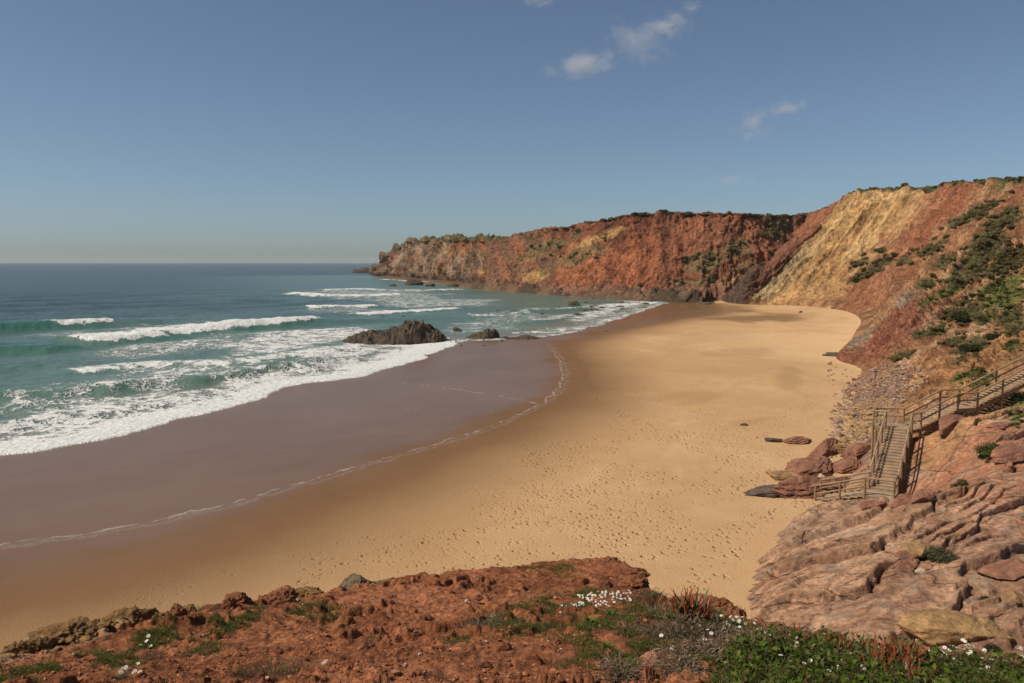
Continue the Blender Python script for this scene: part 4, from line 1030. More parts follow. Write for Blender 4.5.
# rocks on the sand by the foot of the stairs
BO = [('tilted red slab lying alone on the sand', 797, 443.5, (1.35, 0.85, 0.50), 'red', 61, 0.2, (0.1, -0.15)), ('small grey rock left of the tilted red slab', 774, 442, (0.75, 0.45, 0.30), 'dark', 62, 0.0, (0, 0)), ('lone dark stone on open sand', 745, 425.5, (0.40, 0.25, 0.20), 'dark', 63, 0.0, (0, 0)),
      ('thick red jointed block with an upright face to the sand', 809, 494.5, (2.15, 1.4, 0.95), 'red', 64, 0.25, (0.10, -0.04)), ('low grey brown tail of rock left of the jointed block', 773, 494, (2.0, 0.9, 0.42), 'dark', 65, 0.3, (0, -0.1)),
      ('long red ridge of rock running up beside the stair foot', 812, 473, (2.3, 1.4, 0.70), 'red', 66, 0.6, (0.05, -0.14)), ('red ridge rock pointing up towards the cobbles', 824, 456, (2.2, 0.9, 0.60), 'red', 67, 0.75, (0, -0.20)),
      ('sand dusted slab in front of the red ridge', 790, 477, (1.5, 1.0, 0.30), 'yel', 68, 0.1, (0, 0)), ('bright yellow boulder below the cobbles', 838, 464, (0.62, 0.55, 0.75), 'yel', 69, 0.4, (0, 0)), ('small white stone wedged between red rocks', 822, 477.5, (0.24, 0.2, 0.26), 'pale', 70, 0.0, (0, 0)),
      ('broad red slab behind the lower handrail', 850, 474, (1.9, 1.3, 0.55), 'red', 71, 0.5, (0.1, -0.2)), ('red slab leaning under the upper landing', 861, 456, (1.5, 1.0, 0.6), 'red', 72, 0.6, (0.1, -0.2)), ('red rock between the stair foot and the jointed block', 838, 487, (1.2, 0.9, 0.5), 'red', 73, 0.2, (0, 0))]
for lab, u, v, sz, mk, sd, rz, tl in BO:
    p = hill_pick(u, v) if u > 830 else PS(u, v)
    p = np.array(p); p[1] += sz[1]*0.4; p[0] += 0; p[2] = max(p[2], float(sand_z(np.array([p[0]]), np.array([p[1]]))[0]))+sz[2]*0.15
    rock('boulder', lab, 'boulder', p, sz, mk, sd, rz, None, tl, sub=5, rough=0.08, freq=1.8, planes=18, joint=1.2 if sd in (64,) else 0.0, strata=0.14)
# rocks lying on the near shelf
SH = [('big rounded yellow sandstone boulder on the shelf below the flowers', 957, 640, (1.85, 1.15, 0.80), 'yel', 81, -0.15), ('orange rock blocks above the round grey bush', 920, 552, (0.9, 0.6, 0.32), 'yel', 82, 0.5), ('brown slab resting on the shelf left of the round bush', 905, 563, (1.1, 0.6, 0.25), 'red', 83, 0.6),
      ('small yellow stone in the grass right of the stair', 999, 473, (0.26, 0.2, 0.18), 'yel', 84, 0), ('rough rock ledge at the right edge above the shelf', 1016, 458, (1.5, 0.9, 0.5), 'red', 85, 0.5), ('small pale stone in a crack of the shelf', 921, 573, (0.22, 0.16, 0.12), 'pale', 86, 0), ('pale block at the right edge of the shelf', 1019, 606, (0.6, 0.5, 0.4), 'yel', 87, 0.2),
      ('flat red rock under the right end of the lower landing', 908, 503, (0.9, 0.55, 0.36), 'red', 88, 0.5), ('flat stone in front of the lower landing', 872, 506, (0.7, 0.45, 0.22), 'red', 89, 0.3), ('red rock just right of the lower landing', 926, 500, (0.8, 0.6, 0.38), 'red', 90, 0.6), ('little yellow stone under the front of the landing', 907, 508.5, (0.32, 0.22, 0.16), 'yel', 91, 0.6),
      ('dark edged slab at the right edge of the shelf', 1012, 575, (1.2, 0.7, 0.3), 'red', 92, 0.4), ('red ledge rock beneath the upper flight', 955, 425, (1.9, 0.8, 0.45), 'red', 93, 0.65), ('thin red ledge near the top of the ribbed slope', 1002, 427, (0.8, 0.5, 0.22), 'red', 94, 0.4)]
for lab, u, v, sz, mk, sd, rz in SH:
    p = np.array(hill_pick(u, v)); p[2] += sz[2]*0.18; p[1] += sz[1]*0.3
    rock('boulder', lab, 'boulder', p, sz, mk, sd, rz, None, (0.05, -0.12), sub=5, rough=0.09, freq=1.8, planes=40 if sd == 81 else 16)
# crumbly rocks along the foreground edge
FGR = [(16,648,9,7,'ochre'),(34,645,12,8,'ochre'),(48,640,10,9,'ochre'),(64,633,20,11,'ochre'),(86,629,18,9,'ochre'),(107,627,10,9,'ochre'),(127,622,22,15,'ochre'),(152,619,14,8,'ochre'),(178,613,8,9,'soil'),(190,610,7,6,'ochre'),
       (228,604,8,7,'soil'),(239,598,10,8,'soil'),(281,595,15,8,'soil'),(306,593,13,6,'ochre'),(622,571,22,8,'soil'),(636,582,12,8,'soil'),(712,603,16,8,'soil'),(606,562,12,6,'soil'),(695,603,10,6,'soil')]
EDGE_LAB = ['lowest ochre lump at the left end of the cliff edge','small ochre lump next to the left end of the edge','upright ochre lump on the left cliff edge','wide ochre crust of rock on the left edge','second wide ochre crust right of the first','narrow ochre rock between the crust and the big lump','biggest dark ochre lump of the left cliff edge','low ochre rock right of the biggest lump',
            'single dark red clod on the cliff edge','small ochre clod right of the single dark clod','small red knob left of the twin knobs','pointed red knob on the cliff edge by the dry twigs','long red lump on the edge above the grass','flat ochre lump near the grey rock','dark overhanging slab of hard red soil at the right corner','red block under the overhanging slab','red soil lump behind the red leaved succulent','thin red crust behind the overhanging slab','small red lump left of the soil lump by the succulent']
for i, (u, v, w_, h, mk) in enumerate(FGR):
    p = fg(u, v+4); px = math.hypot(p[1], 6)/F_PX
    rock('rock', EDGE_LAB[i], 'rock', p+np.array([0, 0.0, 0.0]), (w_*px, w_*px*0.8, h*px), mk, 200+i, rr.uniform(-0.4, 0.4), None, sub=5, rough=0.38, freq=3.2, planes=10)
for lab, u, v, D, sz, sd in [('grey ochre crag just below the cliff edge', 353, 586, 13.2, (0.36, 0.3, 0.30), 226), ('smaller grey crag right of the first, below the edge', 384, 580, 13.6, (0.22, 0.2, 0.12), 222)]:
    rock('crag', lab, 'rock', PD(u, v+6, D), sz, 'grey', sd, 0.3, None, sub=5, rough=0.25, freq=2.2, planes=9)
for lab, u, v, s_, mk, sd in [('upright reddish stone in front of the dry twigs', 650, 661, 7, 'pale', 231), ('small pale stone on the red soil', 326, 663, 4, 'pale', 232), ('dark hollow clod on the red soil', 347, 667, 7, 'soil', 233), ('dark clod left of centre', 366, 648, 8, 'soil', 234),
                              ('pointed clod near the middle of the soil', 478, 598, 5, 'soil', 235), ('small white stone on the red soil', 466, 601, 2, 'pale', 236), ('whitish pebble behind the dark clods', 430, 607, 2, 'pale', 237), ('big clod at the bottom edge', 480, 668, 11, 'soil', 238), ('rugged clod at the bottom right of the soil', 530, 660, 12, 'soil', 239), ('broad clod left of the rugged one', 505, 650, 10, 'soil', 240), ('clod at the far left of the soil', 395, 628, 8, 'soil', 241)]:
    p = fg(u, v); px = math.hypot(p[1], 6)/F_PX
    o = rock('stone', lab, 'stone', p, (s_*px*0.9, s_*px*0.8, s_*px*(1.2 if sd == 231 else 0.6)), mk, sd, rr.uniform(0, 6), None, sub=4, rough=0.2)
    if sd == 231: o.data.materials[0] = rock_mat('reddish_stone', (0.34, 0.155, 0.095), 5, 0.7)

# ---- cobble bank
COB = [(838,402),(848,386),(862,372),(882,364),(905,362),(918,368),(930,380),(908,398),(892,410),(874,428),(868,452),(850,455),(836,446),(830,430),(831,415)]
cp = np.array(COB, float)
m_cob = [rock_mat('cobble_stone', c_, 5.0, 0.75) for c_ in [(0.28,0.175,0.12), (0.25,0.135,0.09), (0.34,0.215,0.10), (0.18,0.115,0.085), (0.37,0.275,0.205)]]
cob_me = []
for i in range(10):
    P, F = rock_shape(300+i, 2, 10, 0.05); P = P*np.array([1.0, rr.uniform(0.65, 1.0), rr.uniform(0.45, 0.75)])
    cob_me.append(mesh_np('cobble', P, F, m_cob[i % 5], smooth=False))
sel_v = (pick_hill.u > 800) & (pick_hill.u < 950) & (pick_hill.v > 350) & (pick_hill.v < 470)
class Sub: pass
pk = Picker.__new__(Picker); pk.V, pk.u, pk.v, pk.d = pick_hill.V[sel_v], pick_hill.u[sel_v], pick_hill.v[sel_v], pick_hill.d[sel_v]
pts = []
while len(pts) < 2300:
    u = rr.uniform(826, 934); v = rr.uniform(360, 460)
    inside = in_poly(np.array([u]), np.array([v]), cp)[0]
    if not inside:
        if rr.random() > 0.06 or u > 860: continue
    p = pk(u, v, 2.0)
    if p is None: continue
    sz = float(sand_z(np.array([p[0]]), np.array([p[1]]))[0])
    if p[2] < sz: p = PS(u, v)
    yel = 0.75 if (eblob(u, v, 868, 418, 30, 16, -35) < 1 or eblob(u, v, 850, 448, 22, 8, 0) < 1) else 0.12
    pts.append((p, u, v, yel))
sizes = np.sort(np.clip(rr.lognormal(-1.95, 0.42, len(pts)), 0.06, 0.42))[::-1]
def cob_kind(yel):
    if rr.random() < yel: return 2
    return rr.choice([0, 0, 1, 3, 4, 0])
order = rr.permutation(len(pts)); stV, stF, stC, off_ = [], [], [], 0
CC = [(0.28,0.175,0.12), (0.25,0.135,0.09), (0.34,0.215,0.10), (0.18,0.115,0.085), (0.37,0.275,0.205)]
for n_, k in enumerate(order):
    p, u, v, yel = pts[k]; s_ = sizes[n_]; kind = cob_kind(yel)
    rz = rr.uniform(0, 6.28)
    if n_ < 290:
        o = link('cobble', cob_me[kind+5*int(rr.integers(0, 2))]); o.location = (p[0], p[1], p[2]+s_*0.25); o.scale = (s_,)*3; o.rotation_euler = (rr.uniform(-0.3, 0.3), rr.uniform(-0.3, 0.3), rz)
        tag(o, 'one of the larger cobbles in the stony bank between sand and stairs', 'cobble', 'large cobbles in the bank beside the stairs')
    else:
        V, F = ICO[1]; jit = 1+rr.uniform(-0.22, 0.22, (len(V), 1)); Q = V*jit*np.array([1, 0.8, 0.6])*s_
        c_, s2 = math.cos(rz), math.sin(rz); Q = np.stack([Q[:, 0]*c_-Q[:, 1]*s2, Q[:, 0]*s2+Q[:, 1]*c_, Q[:, 2]], 1)+np.array([p[0], p[1], p[2]+s_*0.2])
        stV.append(Q); stF.append(F+off_); off_ += len(V); stC.append(np.repeat([np.array(CC[kind])*rr.uniform(0.75, 1.2)], len(V), 0))
m_colrock = col_mat('cobbles_mixed', 0.9, 0.15, 0, 0.2, 8)
tag(link('cobbles', mesh_np('cobbles', np.concatenate(stV), np.concatenate(stF), m_colrock, np.concatenate(stC), smooth=False)), 'smaller pink, grey and ochre cobbles filling the stony bank', 'cobbles', kind='stuff')

# ---- shrubs on the slopes and clifftops
def bush_mesh(seed, n=420, leaf=0.17, flat=0.62, cols=((0.125,0.118,0.034),(0.185,0.165,0.055),(0.21,0.165,0.072))):
    r = np.random.default_rng(seed); k = r.integers(4, 8)
    cen = np.c_[r.uniform(-0.6, 0.6, k), r.uniform(-0.6, 0.6, k), r.uniform(0.05, 0.45, k)]; rad = r.uniform(0.30, 0.62, k)
    w_ = rad**2/np.sum(rad**2); j = r.choice(k, n, p=w_)
    d = r.normal(size=(n, 3)); d /= np.linalg.norm(d, axis=1, keepdims=True); d[:, 2] = np.where(r.random(n) < 0.62, np.abs(d[:, 2])*0.9, -np.abs(d[:, 2])*0.8)
    pos = cen[j]+d*(rad[j]*r.uniform(0.55, 1.08, n))[:, None]; pos[:, 2] = np.maximum(pos[:, 2], -0.18)*flat/0.62
    nrm = d+r.normal(size=(n, 3))*0.5+np.array([0, 0, 0.55]); nrm /= np.linalg.norm(nrm, axis=1, keepdims=True)
    t = np.cross(nrm, r.normal(size=(n, 3))); t /= np.linalg.norm(t, axis=1, keepdims=True)+1e-6; b_ = np.cross(nrm, t)
    s_ = leaf*r.uniform(0.6, 1.3, n)[:, None]
    V = np.stack([pos-t*s_, pos+b_*s_*0.55, pos+t*s_, pos-b_*s_*0.55], 1).reshape(-1, 3)
    F = np.arange(n*4).reshape(n, 4)
    lobe = r.integers(0, len(cols), k); base = np.array(cols)[lobe[j]]*r.uniform(0.7, 1.35, n)[:, None]
    return V, F, np.repeat(base, 4, 0)
m_leaf = col_mat('scrub_leaves', 0.75, 0.15, 0.42, 0.2, 3.0)
BM = [mesh_np('shrub', *bush_mesh(400+i)[:2], m_leaf, bush_mesh(400+i)[2], smooth=False) for i in range(6)]
BD = [mesh_np('shrub', *bush_mesh(420+i, cols=((0.115,0.098,0.036),(0.17,0.135,0.06),(0.21,0.15,0.082)))[:2], m_leaf, bush_mesh(420+i, cols=((0.115,0.098,0.036),(0.17,0.135,0.06),(0.21,0.15,0.082)))[2], smooth=False) for i in range(4)]
BG = [mesh_np('shrub', *bush_mesh(440+i, 500, 0.14, 0.45, ((0.070,0.095,0.020),(0.11,0.12,0.030),(0.085,0.105,0.022)))[:2], m_leaf, bush_mesh(440+i, 500, 0.14, 0.45, ((0.070,0.095,0.020),(0.11,0.12,0.030),(0.085,0.105,0.022)))[2], smooth=False) for i in range(4)]
SHRUBS = []
def shrub(p, rad, pool, label, group, hs=1.0):
    SHRUBS.append((rad/p[1], p, (rad*rr.uniform(0.85, 1.25), rad*rr.uniform(0.85, 1.2), rad*hs*rr.uniform(0.8, 1.15)), rr.uniform(0, 6.28), pool[int(rr.integers(0, len(pool)))], label, group))
def plant_shrubs(limit=290):
    SHRUBS.sort(key=lambda q_: -q_[0]); Vs, Fs, Cs, o_ = [], [], [], 0
    for i, (_, p, sc3, rz, me, label, group) in enumerate(SHRUBS):
        if i < limit:
            o = link('shrub', me); o.location = (p[0], p[1], p[2]-0.14*sc3[0]); o.scale = sc3; o.rotation_euler = (0, 0, rz); tag(o, label, 'shrub', group); continue
        n = len(me.vertices); V = np.zeros(n*3, np.float32); me.vertices.foreach_get('co', V); V = V.reshape(-1, 3)*np.array(sc3)
        V = np.c_[V[:, 0]*math.cos(rz)-V[:, 1]*math.sin(rz), V[:, 0]*math.sin(rz)+V[:, 1]*math.cos(rz), V[:, 2]]+np.array([p[0], p[1], p[2]-0.14*sc3[0]])
        cl = np.zeros(n*4, np.float32); me.attributes['Col'].data.foreach_get('color', cl)
        Vs.append(V); Fs.append(np.arange(n).reshape(-1, 4)+o_); o_ += n; Cs.append(cl.reshape(-1, 4)[:, :3])
    if Vs: tag(link('scrub', mesh_np('scrub', np.concatenate(Vs), np.concatenate(Fs), m_leaf, np.concatenate(Cs), smooth=False)), 'small low scrub scattered over the cliffs and slopes', 'scrub', kind='stuff')
nb_ = 0
for cu, cv, ru, rv, rot, kind in GREENS:
    area = math.pi*ru*rv; n_ = max(4, int(area/13)); c_, s_ = math.cos(R(rot)), math.sin(R(rot))
    for _ in range(n_):
        a, b_ = rr.uniform(0, 6.28), math.sqrt(rr.random())*rr.choice([0.85, 0.95, 1.25]); du, dv = ru*b_*math.cos(a), rv*b_*math.sin(a)
        u, v = cu+du*c_-dv*s_, cv+du*s_+dv*c_
        if u > 1050: continue
        p = hill_pick(u, v)
        if p is None: continue
        px = p[1]/F_PX; r_ = min(1.0, rr.lognormal(-0.5, 0.45))*5.6*px
        if kind == 2: shrub(p, r_*0.8, BG, 'low bright green plant on the grassy part of the right hillside', 'bright green plants on the right hillside', 0.7)
        else: shrub(p, r_, BM if rr.random() < 0.6 else BD, 'dark green shrub in the scrubby strips of the right hillside', 'dark shrubs on the right hillside', 0.8)
        nb_ += 1
# crest of the yellow cliff and hillside
i0, i1 = idx(1.0), idx(8.6)
for _ in range(85):
    i = int(rr.integers(i0, i1)); j = int(np.argmin(np.abs(HTt[0]-rr.uniform(3.98, 4.7)))); p = HILL[i, j]; px = p[1]/F_PX
    shrub(p, rr.uniform(2.5, 6.5)*px, BM if rr.random() < 0.65 else BD, 'low dark shrub on the crest above the yellow cliff and hillside', 'shrubs along the crest on the right', 0.75)
for _ in range(120):
    i = int(rr.integers(160, REDC.shape[0]-20)); j = int(rr.integers(129, 140)); p = REDC[i, j]; px = p[1]/F_PX
    shrub(p, rr.uniform(2.4, 4.6)*px, BM if rr.random() < 0.7 else BG, 'low green shrub on the flat top of the red cliff', 'shrubs along the top of the red cliff', 0.8)
for cu, cv, ru, rv, n_ in [(700,260,17,9,14),(708,277,9,6,6),(676,281,9,5,5),(780,228,10,12,10),(733,247,5,5,3),(745,243,5,5,2),(775,256,9,8,4),(820,226,20,14,26),(575,258,30,7,10),(545,247,20,5,5),(755,262,9,9,5),(760,236,5,6,3),(640,286,6,2,2),(600,240,8,3,3)]:
    for _ in range(n_):
        a, b_ = rr.uniform(0, 6.28), math.sqrt(rr.random()); u, v = cu+ru*b_*math.cos(a), cv+rv*b_*math.sin(a)
        p = pick_red(u, v); px = p[1]/F_PX
        shrub(p, rr.uniform(2.2, 4.4)*px, BM if rr.random() < 0.6 else BD, 'dark shrub clinging to the face of the red cliff', 'shrubs on the red cliff face', 0.9)
for _ in range(22):
    u, v = rr.uniform(400, 500), rr.uniform(239, 250); p = pick_head(u, v)
    px = p[1]/F_PX; shrub(p, rr.uniform(1.5, 2.8)*px, BD, 'dull low shrub on the rocky headland', 'shrubs on the headland', 0.6)
plant_shrubs()
BIG = [('large round dark bush on the slope above the stairs', 962, 318, 13, BD), ('wide dark bush on the slope at the right edge', 1008, 324, 12, BD), ('dark bush hanging over the bare orange bank', 993, 338, 9, BD), ('dark bush low on the slope above the top rail', 972, 352, 11, BD)]
for lab, u, v, r_, pool in BIG:
    p = hill_pick(u, v); px = p[1]/F_PX
    me = mesh_np('bush', *bush_mesh(500+u, 1600, 0.10)[:2], m_leaf, bush_mesh(500+u, 1600, 0.10, cols=((0.035,0.045,0.015),(0.055,0.062,0.022),(0.07,0.06,0.03)))[2], smooth=False)
    o = link('bush', me); o.location = tuple(p); o.scale = (r_*px, r_*px, r_*px*0.75); tag(o, lab, 'bush')
for lab, u, v, r_, cols in [('round grey green bush in a hollow of the rock shelf', 946, 562, 0.72, ((0.075,0.085,0.040),(0.11,0.11,0.055),(0.13,0.12,0.065))), ('dark low bush on the soil right of the lower landing', 957, 490, 0.75, ((0.045,0.050,0.020),(0.07,0.06,0.03),(0.05,0.055,0.02))),
                            ('dark bush growing against the big yellow boulder', 992, 648, 0.42, ((0.04,0.04,0.018),(0.06,0.05,0.025),(0.05,0.055,0.02))), ('small green bush near the pale block', 983, 602, 0.32, ((0.06,0.07,0.03),(0.09,0.085,0.04),(0.05,0.055,0.02))), ('green tuft of leaves high on the soil by the ribbed rock', 993, 455, 0.9, ((0.07,0.09,0.02),(0.10,0.11,0.03),(0.06,0.07,0.02)))]:
    p = hill_pick(u, v); bv = bush_mesh(600+u, 2600, 0.055, cols=cols)
    o = link('bush', mesh_np('bush', bv[0], bv[1], m_leaf, bv[2], smooth=False)); o.location = tuple(p); o.scale = (r_, r_, r_*0.95); tag(o, lab, 'bush')

# ---- foreground plants
def ell_pts(n, cu, cv, ru, rv, rot=0.0, jit=1.0):
    a = rr.uniform(0, 6.28, n); b_ = np.sqrt(rr.random(n)); du, dv = ru*b_*np.cos(a), rv*b_*np.sin(a); c_, s_ = math.cos(R(rot)), math.sin(R(rot))
    return np.c_[cu+du*c_-dv*s_, cv+du*s_+dv*c_]
e_u = np.array([e[0] for e in EDGE_PX]); e_v = np.array([e[1] for e in EDGE_PX])
def fg_many(uv):
    uv = uv[uv[:, 1] > np.interp(uv[:, 0], e_u, e_v)+1.0]
    dx, dy, dz = ray(uv[:, 0], uv[:, 1]); h = np.zeros(len(uv))
    for _ in range(5):
        t = (1.75-h)/(-dz-0.275*dy); x_, y_ = dx*t, dy*t; h = fg_relief(x_, y_)
    return np.c_[x_, y_, fg_plane(y_)+h]
def blades(pts, hmin, hmax, w_, cols, lean=0.5):
    n = len(pts); r = rr
    a = r.uniform(0, 6.28, n); h = r.uniform(hmin, hmax, n); side = np.c_[np.cos(a), np.sin(a), 0*a]
    la = r.uniform(0, 6.28, n); ln = np.c_[np.cos(la), np.sin(la), 0*la]*(r.uniform(0.1, lean, n)*h)[:, None]
    up = np.array([0, 0, 1.0])
    b0 = pts-side*w_/2; b1 = pts+side*w_/2; m0 = pts+ln*0.35+up*(h*0.6)[:, None]-side*w_*0.4; m1 = pts+ln*0.35+up*(h*0.6)[:, None]+side*w_*0.4; tp = pts+ln+up*h[:, None]; tp2 = tp+side*w_*0.08
    V = np.stack([b0, b1, m1, m0, tp2, tp], 1).reshape(-1, 3); o = (np.arange(n)*6)[:, None]
    F = np.concatenate([o+np.array([[0, 1, 2, 3]]), o+np.array([[3, 2, 4, 5]])])
    c_ = np.array(cols)[r.integers(0, len(cols), n)]*r.uniform(0.7, 1.3, n)[:, None]
    return V, F, np.repeat(c_, 6, 0)
m_plant = col_mat('green_leaf', 0.7, 0.10, 0.42, 0.15, 20)
GR = ((0.105,0.145,0.026),(0.145,0.17,0.036),(0.17,0.155,0.05),(0.070,0.10,0.020),(0.15,0.115,0.052))
PATCH = [(232,624,24,7,-15,900),(312,611,30,7,10,1300),(250,612,14,6,0,300),(168,638,32,9,-8,1000),(140,655,24,9,-20,600),(95,660,22,8,0,350),(25,677,34,8,-10,700),(200,648,22,6,0,300),(552,569,22,4,0,700),(540,610,48,9,-12,1500),(572,598,34,7,-8,1100),(520,628,34,7,-5,700),(610,630,40,12,0,1200),(650,612,24,10,0,700),
         (590,620,60,26,0,1500),(612,652,32,12,0,700),(400,634,8,3,0,60),(372,640,5,3,0,40),(455,640,14,3,0,90),(700,650,60,14,0,800),(740,668,46,14,0,1500),(590,668,30,8,0,300),(60,668,20,6,0,200),(480,612,8,4,0,60),(690,618,40,8,0,500),(730,624,40,9,0,900)]
gp = np.concatenate([fg_many(ell_pts(n_*4, a, b_, c_*1.1, d_*1.1, e_)+np.c_[rr.normal(size=n_*4)*4, rr.normal(size=n_*4)*1.2]) for a, b_, c_, d_, e_, n_ in PATCH])
gp = gp[fbm(gp[:, 0]*2.2, gp[:, 1]*2.2, 3.0, 4) > -0.10]
V, F, C = blades(gp, 0.012, 0.055, 0.0055, GR, 1.3)
tag(link('grass', mesh_np('grass', V, F, m_plant, C, smooth=False)), 'short green grass in patches on the red earth', 'grass', kind='stuff')
# grit, crumbs of earth and dry litter on the soil
gu = fg_many(np.c_[rr.uniform(-60, 760, 9000), 560+130*np.sqrt(rr.random(9000))])
gu = gu[(fbm(gu[:, 0]*1.3, gu[:, 1]*1.3, 5.0, 3) > -0.15)]
V1, F1 = ICO[1]; n_ = len(gu); sz_ = np.clip(rr.lognormal(-4.75, 0.55, n_), 0.004, 0.045)
jit = 1+rr.uniform(-0.3, 0.3, (n_, len(V1), 1)); az = rr.uniform(0, 6.28, n_)
Q = V1[None]*jit*np.array([1, 0.8, 0.65])*sz_[:, None, None]
Q = np.stack([Q[..., 0]*np.cos(az)[:, None]-Q[..., 1]*np.sin(az)[:, None], Q[..., 0]*np.sin(az)[:, None]+Q[..., 1]*np.cos(az)[:, None], Q[..., 2]], -1)+gu[:, None]+np.array([0, 0, 0.25])*sz_[:, None, None]
gc = np.array([(0.20,0.072,0.032),(0.28,0.11,0.05),(0.13,0.05,0.026),(0.33,0.16,0.085),(0.38,0.27,0.18)])[rr.choice(5, n_, p=[0.38,0.3,0.2,0.09,0.03])]*rr.uniform(0.8, 1.2, n_)[:, None]
tag(link('grit', mesh_np('grit', Q.reshape(-1, 3), (F1[None]+(np.arange(n_)*len(V1))[:, None, None]).reshape(-1, 3), col_mat('soil_crumbs', 0.95, 0.1, 0, 0.2, 40), np.repeat(gc, len(V1), 0), smooth=False)), 'crumbs of red earth and small stones strewn over the soil', 'grit', kind='stuff')
lt = fg_many(np.c_[rr.uniform(-40, 780, 1500), 560+130*np.sqrt(rr.random(1500))])
V, F, C = blades(lt, 0.008, 0.02, 0.004, ((0.24,0.17,0.10),(0.14,0.10,0.06),(0.10,0.10,0.04)), 5.0)
tag(link('litter', mesh_np('litter', V, F, m_plant, C, smooth=False)), 'bits of dry grass lying on the red soil', 'litter', kind='stuff')
# leafy ground cover at the lower right
def leaves(pts, size, cols, up=0.6, hmax=0.12):
    n = len(pts); nrm = rr.normal(size=(n, 3))*0.6+np.array([0, -0.1, up]); nrm /= np.linalg.norm(nrm, axis=1, keepdims=True)
    t = np.cross(nrm, rr.normal(size=(n, 3))); t /= np.linalg.norm(t, axis=1, keepdims=True)+1e-6; b_ = np.cross(nrm, t)
    s_ = (size*np.clip(rr.lognormal(-0.1, 0.5, n), 0.35, 2.3))[:, None]; p = pts+np.array([0, 0, 1.0])*(rr.uniform(0.01, hmax, n))[:, None]
    V = np.stack([p-t*s_, p+b_*s_*0.5, p+t*s_, p-b_*s_*0.5], 1).reshape(-1, 3)
    return V, np.arange(n*4).reshape(n, 4), np.repeat(np.array(cols)[rr.integers(0, len(cols), n)]*rr.uniform(0.6, 1.4, n)[:, None], 4, 0)
poly_lr = [(715,683),(735,650),(770,640),(812,641),(850,648),(900,656),(960,664),(1040,672),(1040,720),(700,720)]
cand = np.c_[rr.uniform(690, 1060, 26000), rr.uniform(628, 720, 26000)]
cand = cand[fbm(cand[:, 0]*0.035, cand[:, 1]*0.09, 7.0, 4) > -0.22]
cand = cand[in_poly(cand[:, 0], cand[:, 1], np.array(poly_lr, float))]
hb = 0.10*np.clip(fbm(cand[:, 0]*0.04, cand[:, 1]*0.08, 3.0, 3)+0.4, 0, 1)
lp = fg_many(cand)
V, F, C = leaves(lp, 0.020, ((0.045,0.080,0.010),(0.080,0.125,0.016),(0.125,0.17,0.026),(0.16,0.17,0.045),(0.10,0.07,0.035)), 0.5, 0.17)
tag(link('ground_cover', mesh_np('ground_cover', V, F, m_plant, C, smooth=False)), 'dense leafy green ground cover in the lower right corner', 'ground cover', kind='stuff')
V2, F2, C2 = blades(lp[::4], 0.06, 0.21, 0.007, GR+((0.22,0.16,0.08),(0.16,0.15,0.05)), 0.8)
tag(link('grass', mesh_np('grass', V2, F2, m_plant, C2, smooth=False)), 'taller grass blades among the leafy ground cover', 'grass', kind='stuff')
# dry scrub: tangles of bare twigs
def twig_mesh(seed, n=330, spread=1.0, height=0.42, th=0.019, cols=((0.15,0.10,0.062),(0.23,0.165,0.11),(0.085,0.055,0.036))):
    r = np.random.default_rng(seed); mbV, mbF, mbC, o = [np.array([0, 0, -0.25])], [], [np.array(cols[0])], 1
    for _ in range(n):
        p = np.array([r.normal()*spread*0.42, r.normal()*spread*0.42, r.uniform(0, height*0.4)]); d = r.normal(size=3); d[2] = abs(d[2])*0.5+0.1; d /= np.linalg.norm(d)
        L = r.uniform(0.25, 0.6)*spread*0.6; pts_ = [p]; t = th*r.uniform(0.35, 1.3)
        for k in range(3):
            d = d+r.normal(size=3)*0.45; d /= np.linalg.norm(d); pts_.append(pts_[-1]+d*L/3)
        cc = np.array(cols[r.integers(0, len(cols))])*r.uniform(0.7, 1.3)
        for k in range(4):
            w_ = t*(1-0.22*k); c0 = pts_[k]; mbV += [c0+np.array([w_, 0, 0]), c0+np.array([-w_*0.5, w_*0.87, 0]), c0+np.array([-w_*0.5, -w_*0.87, w_*0.5])]; mbC += [cc]*3
            if k: mbF += [(o+3*k-3+i, o+3*k-3+(i+1) % 3, o+3*k+(i+1) % 3, o+3*k+i) for i in range(3)]
        mbF.append((0, o, o+1, o+2)); o += 12
    return np.array(mbV), np.array(mbF), np.array(mbC)
m_twig = col_mat('dry_twigs', 0.9, 0.1, 0.0, 0.2, 30)
TW = [twig_mesh(700+i) for i in range(4)]
TW = [mesh_np('twigs', a, b_, m_twig, c_, smooth=False) for a, b_, c_ in TW]
TD = mesh_np('twigs', *twig_mesh(720, 260, 1.0, 0.9, 0.006, ((0.10,0.075,0.045),(0.14,0.105,0.06),(0.07,0.06,0.03)))[:2], m_twig, twig_mesh(720, 260, 1.0, 0.9, 0.006, ((0.10,0.075,0.045),(0.14,0.105,0.06),(0.07,0.06,0.03)))[2], smooth=False)
DRY = [('grey dry scrub at the left end of the flower patch', 478, 632, 0.22, 0),('dark grey dry scrub on the red soil, second from the left', 500, 624, 0.22, 1),('thin dry twigs behind the white flowers', 652, 598, 0.20, 2),('dry tangle left of the red succulent', 664, 618, 0.24, 3),('dry tangle below the white flowers', 632, 632, 0.16, 0),
       ('big brown tangle below the red succulent', 690, 634, 0.34, 1),('brown tangle in front of the red succulent', 668, 640, 0.26, 2),('dry tangle right of the big brown tangle', 722, 638, 0.30, 3),('dry twigs in front of the ochre bush', 700, 656, 0.28, 0),('brown twigs near the upright stone', 680, 668, 0.22, 1),('dry twigs at the edge of the leafy cover', 752, 646, 0.26, 2),
       ('thin dry twigs by the rock shelf edge', 780, 636, 0.2, 3),('twigs at the bottom below the flower patch', 620, 672, 0.2, 0),('dry twigs at the right end behind the leaves', 1000, 668, 0.22, 1)]
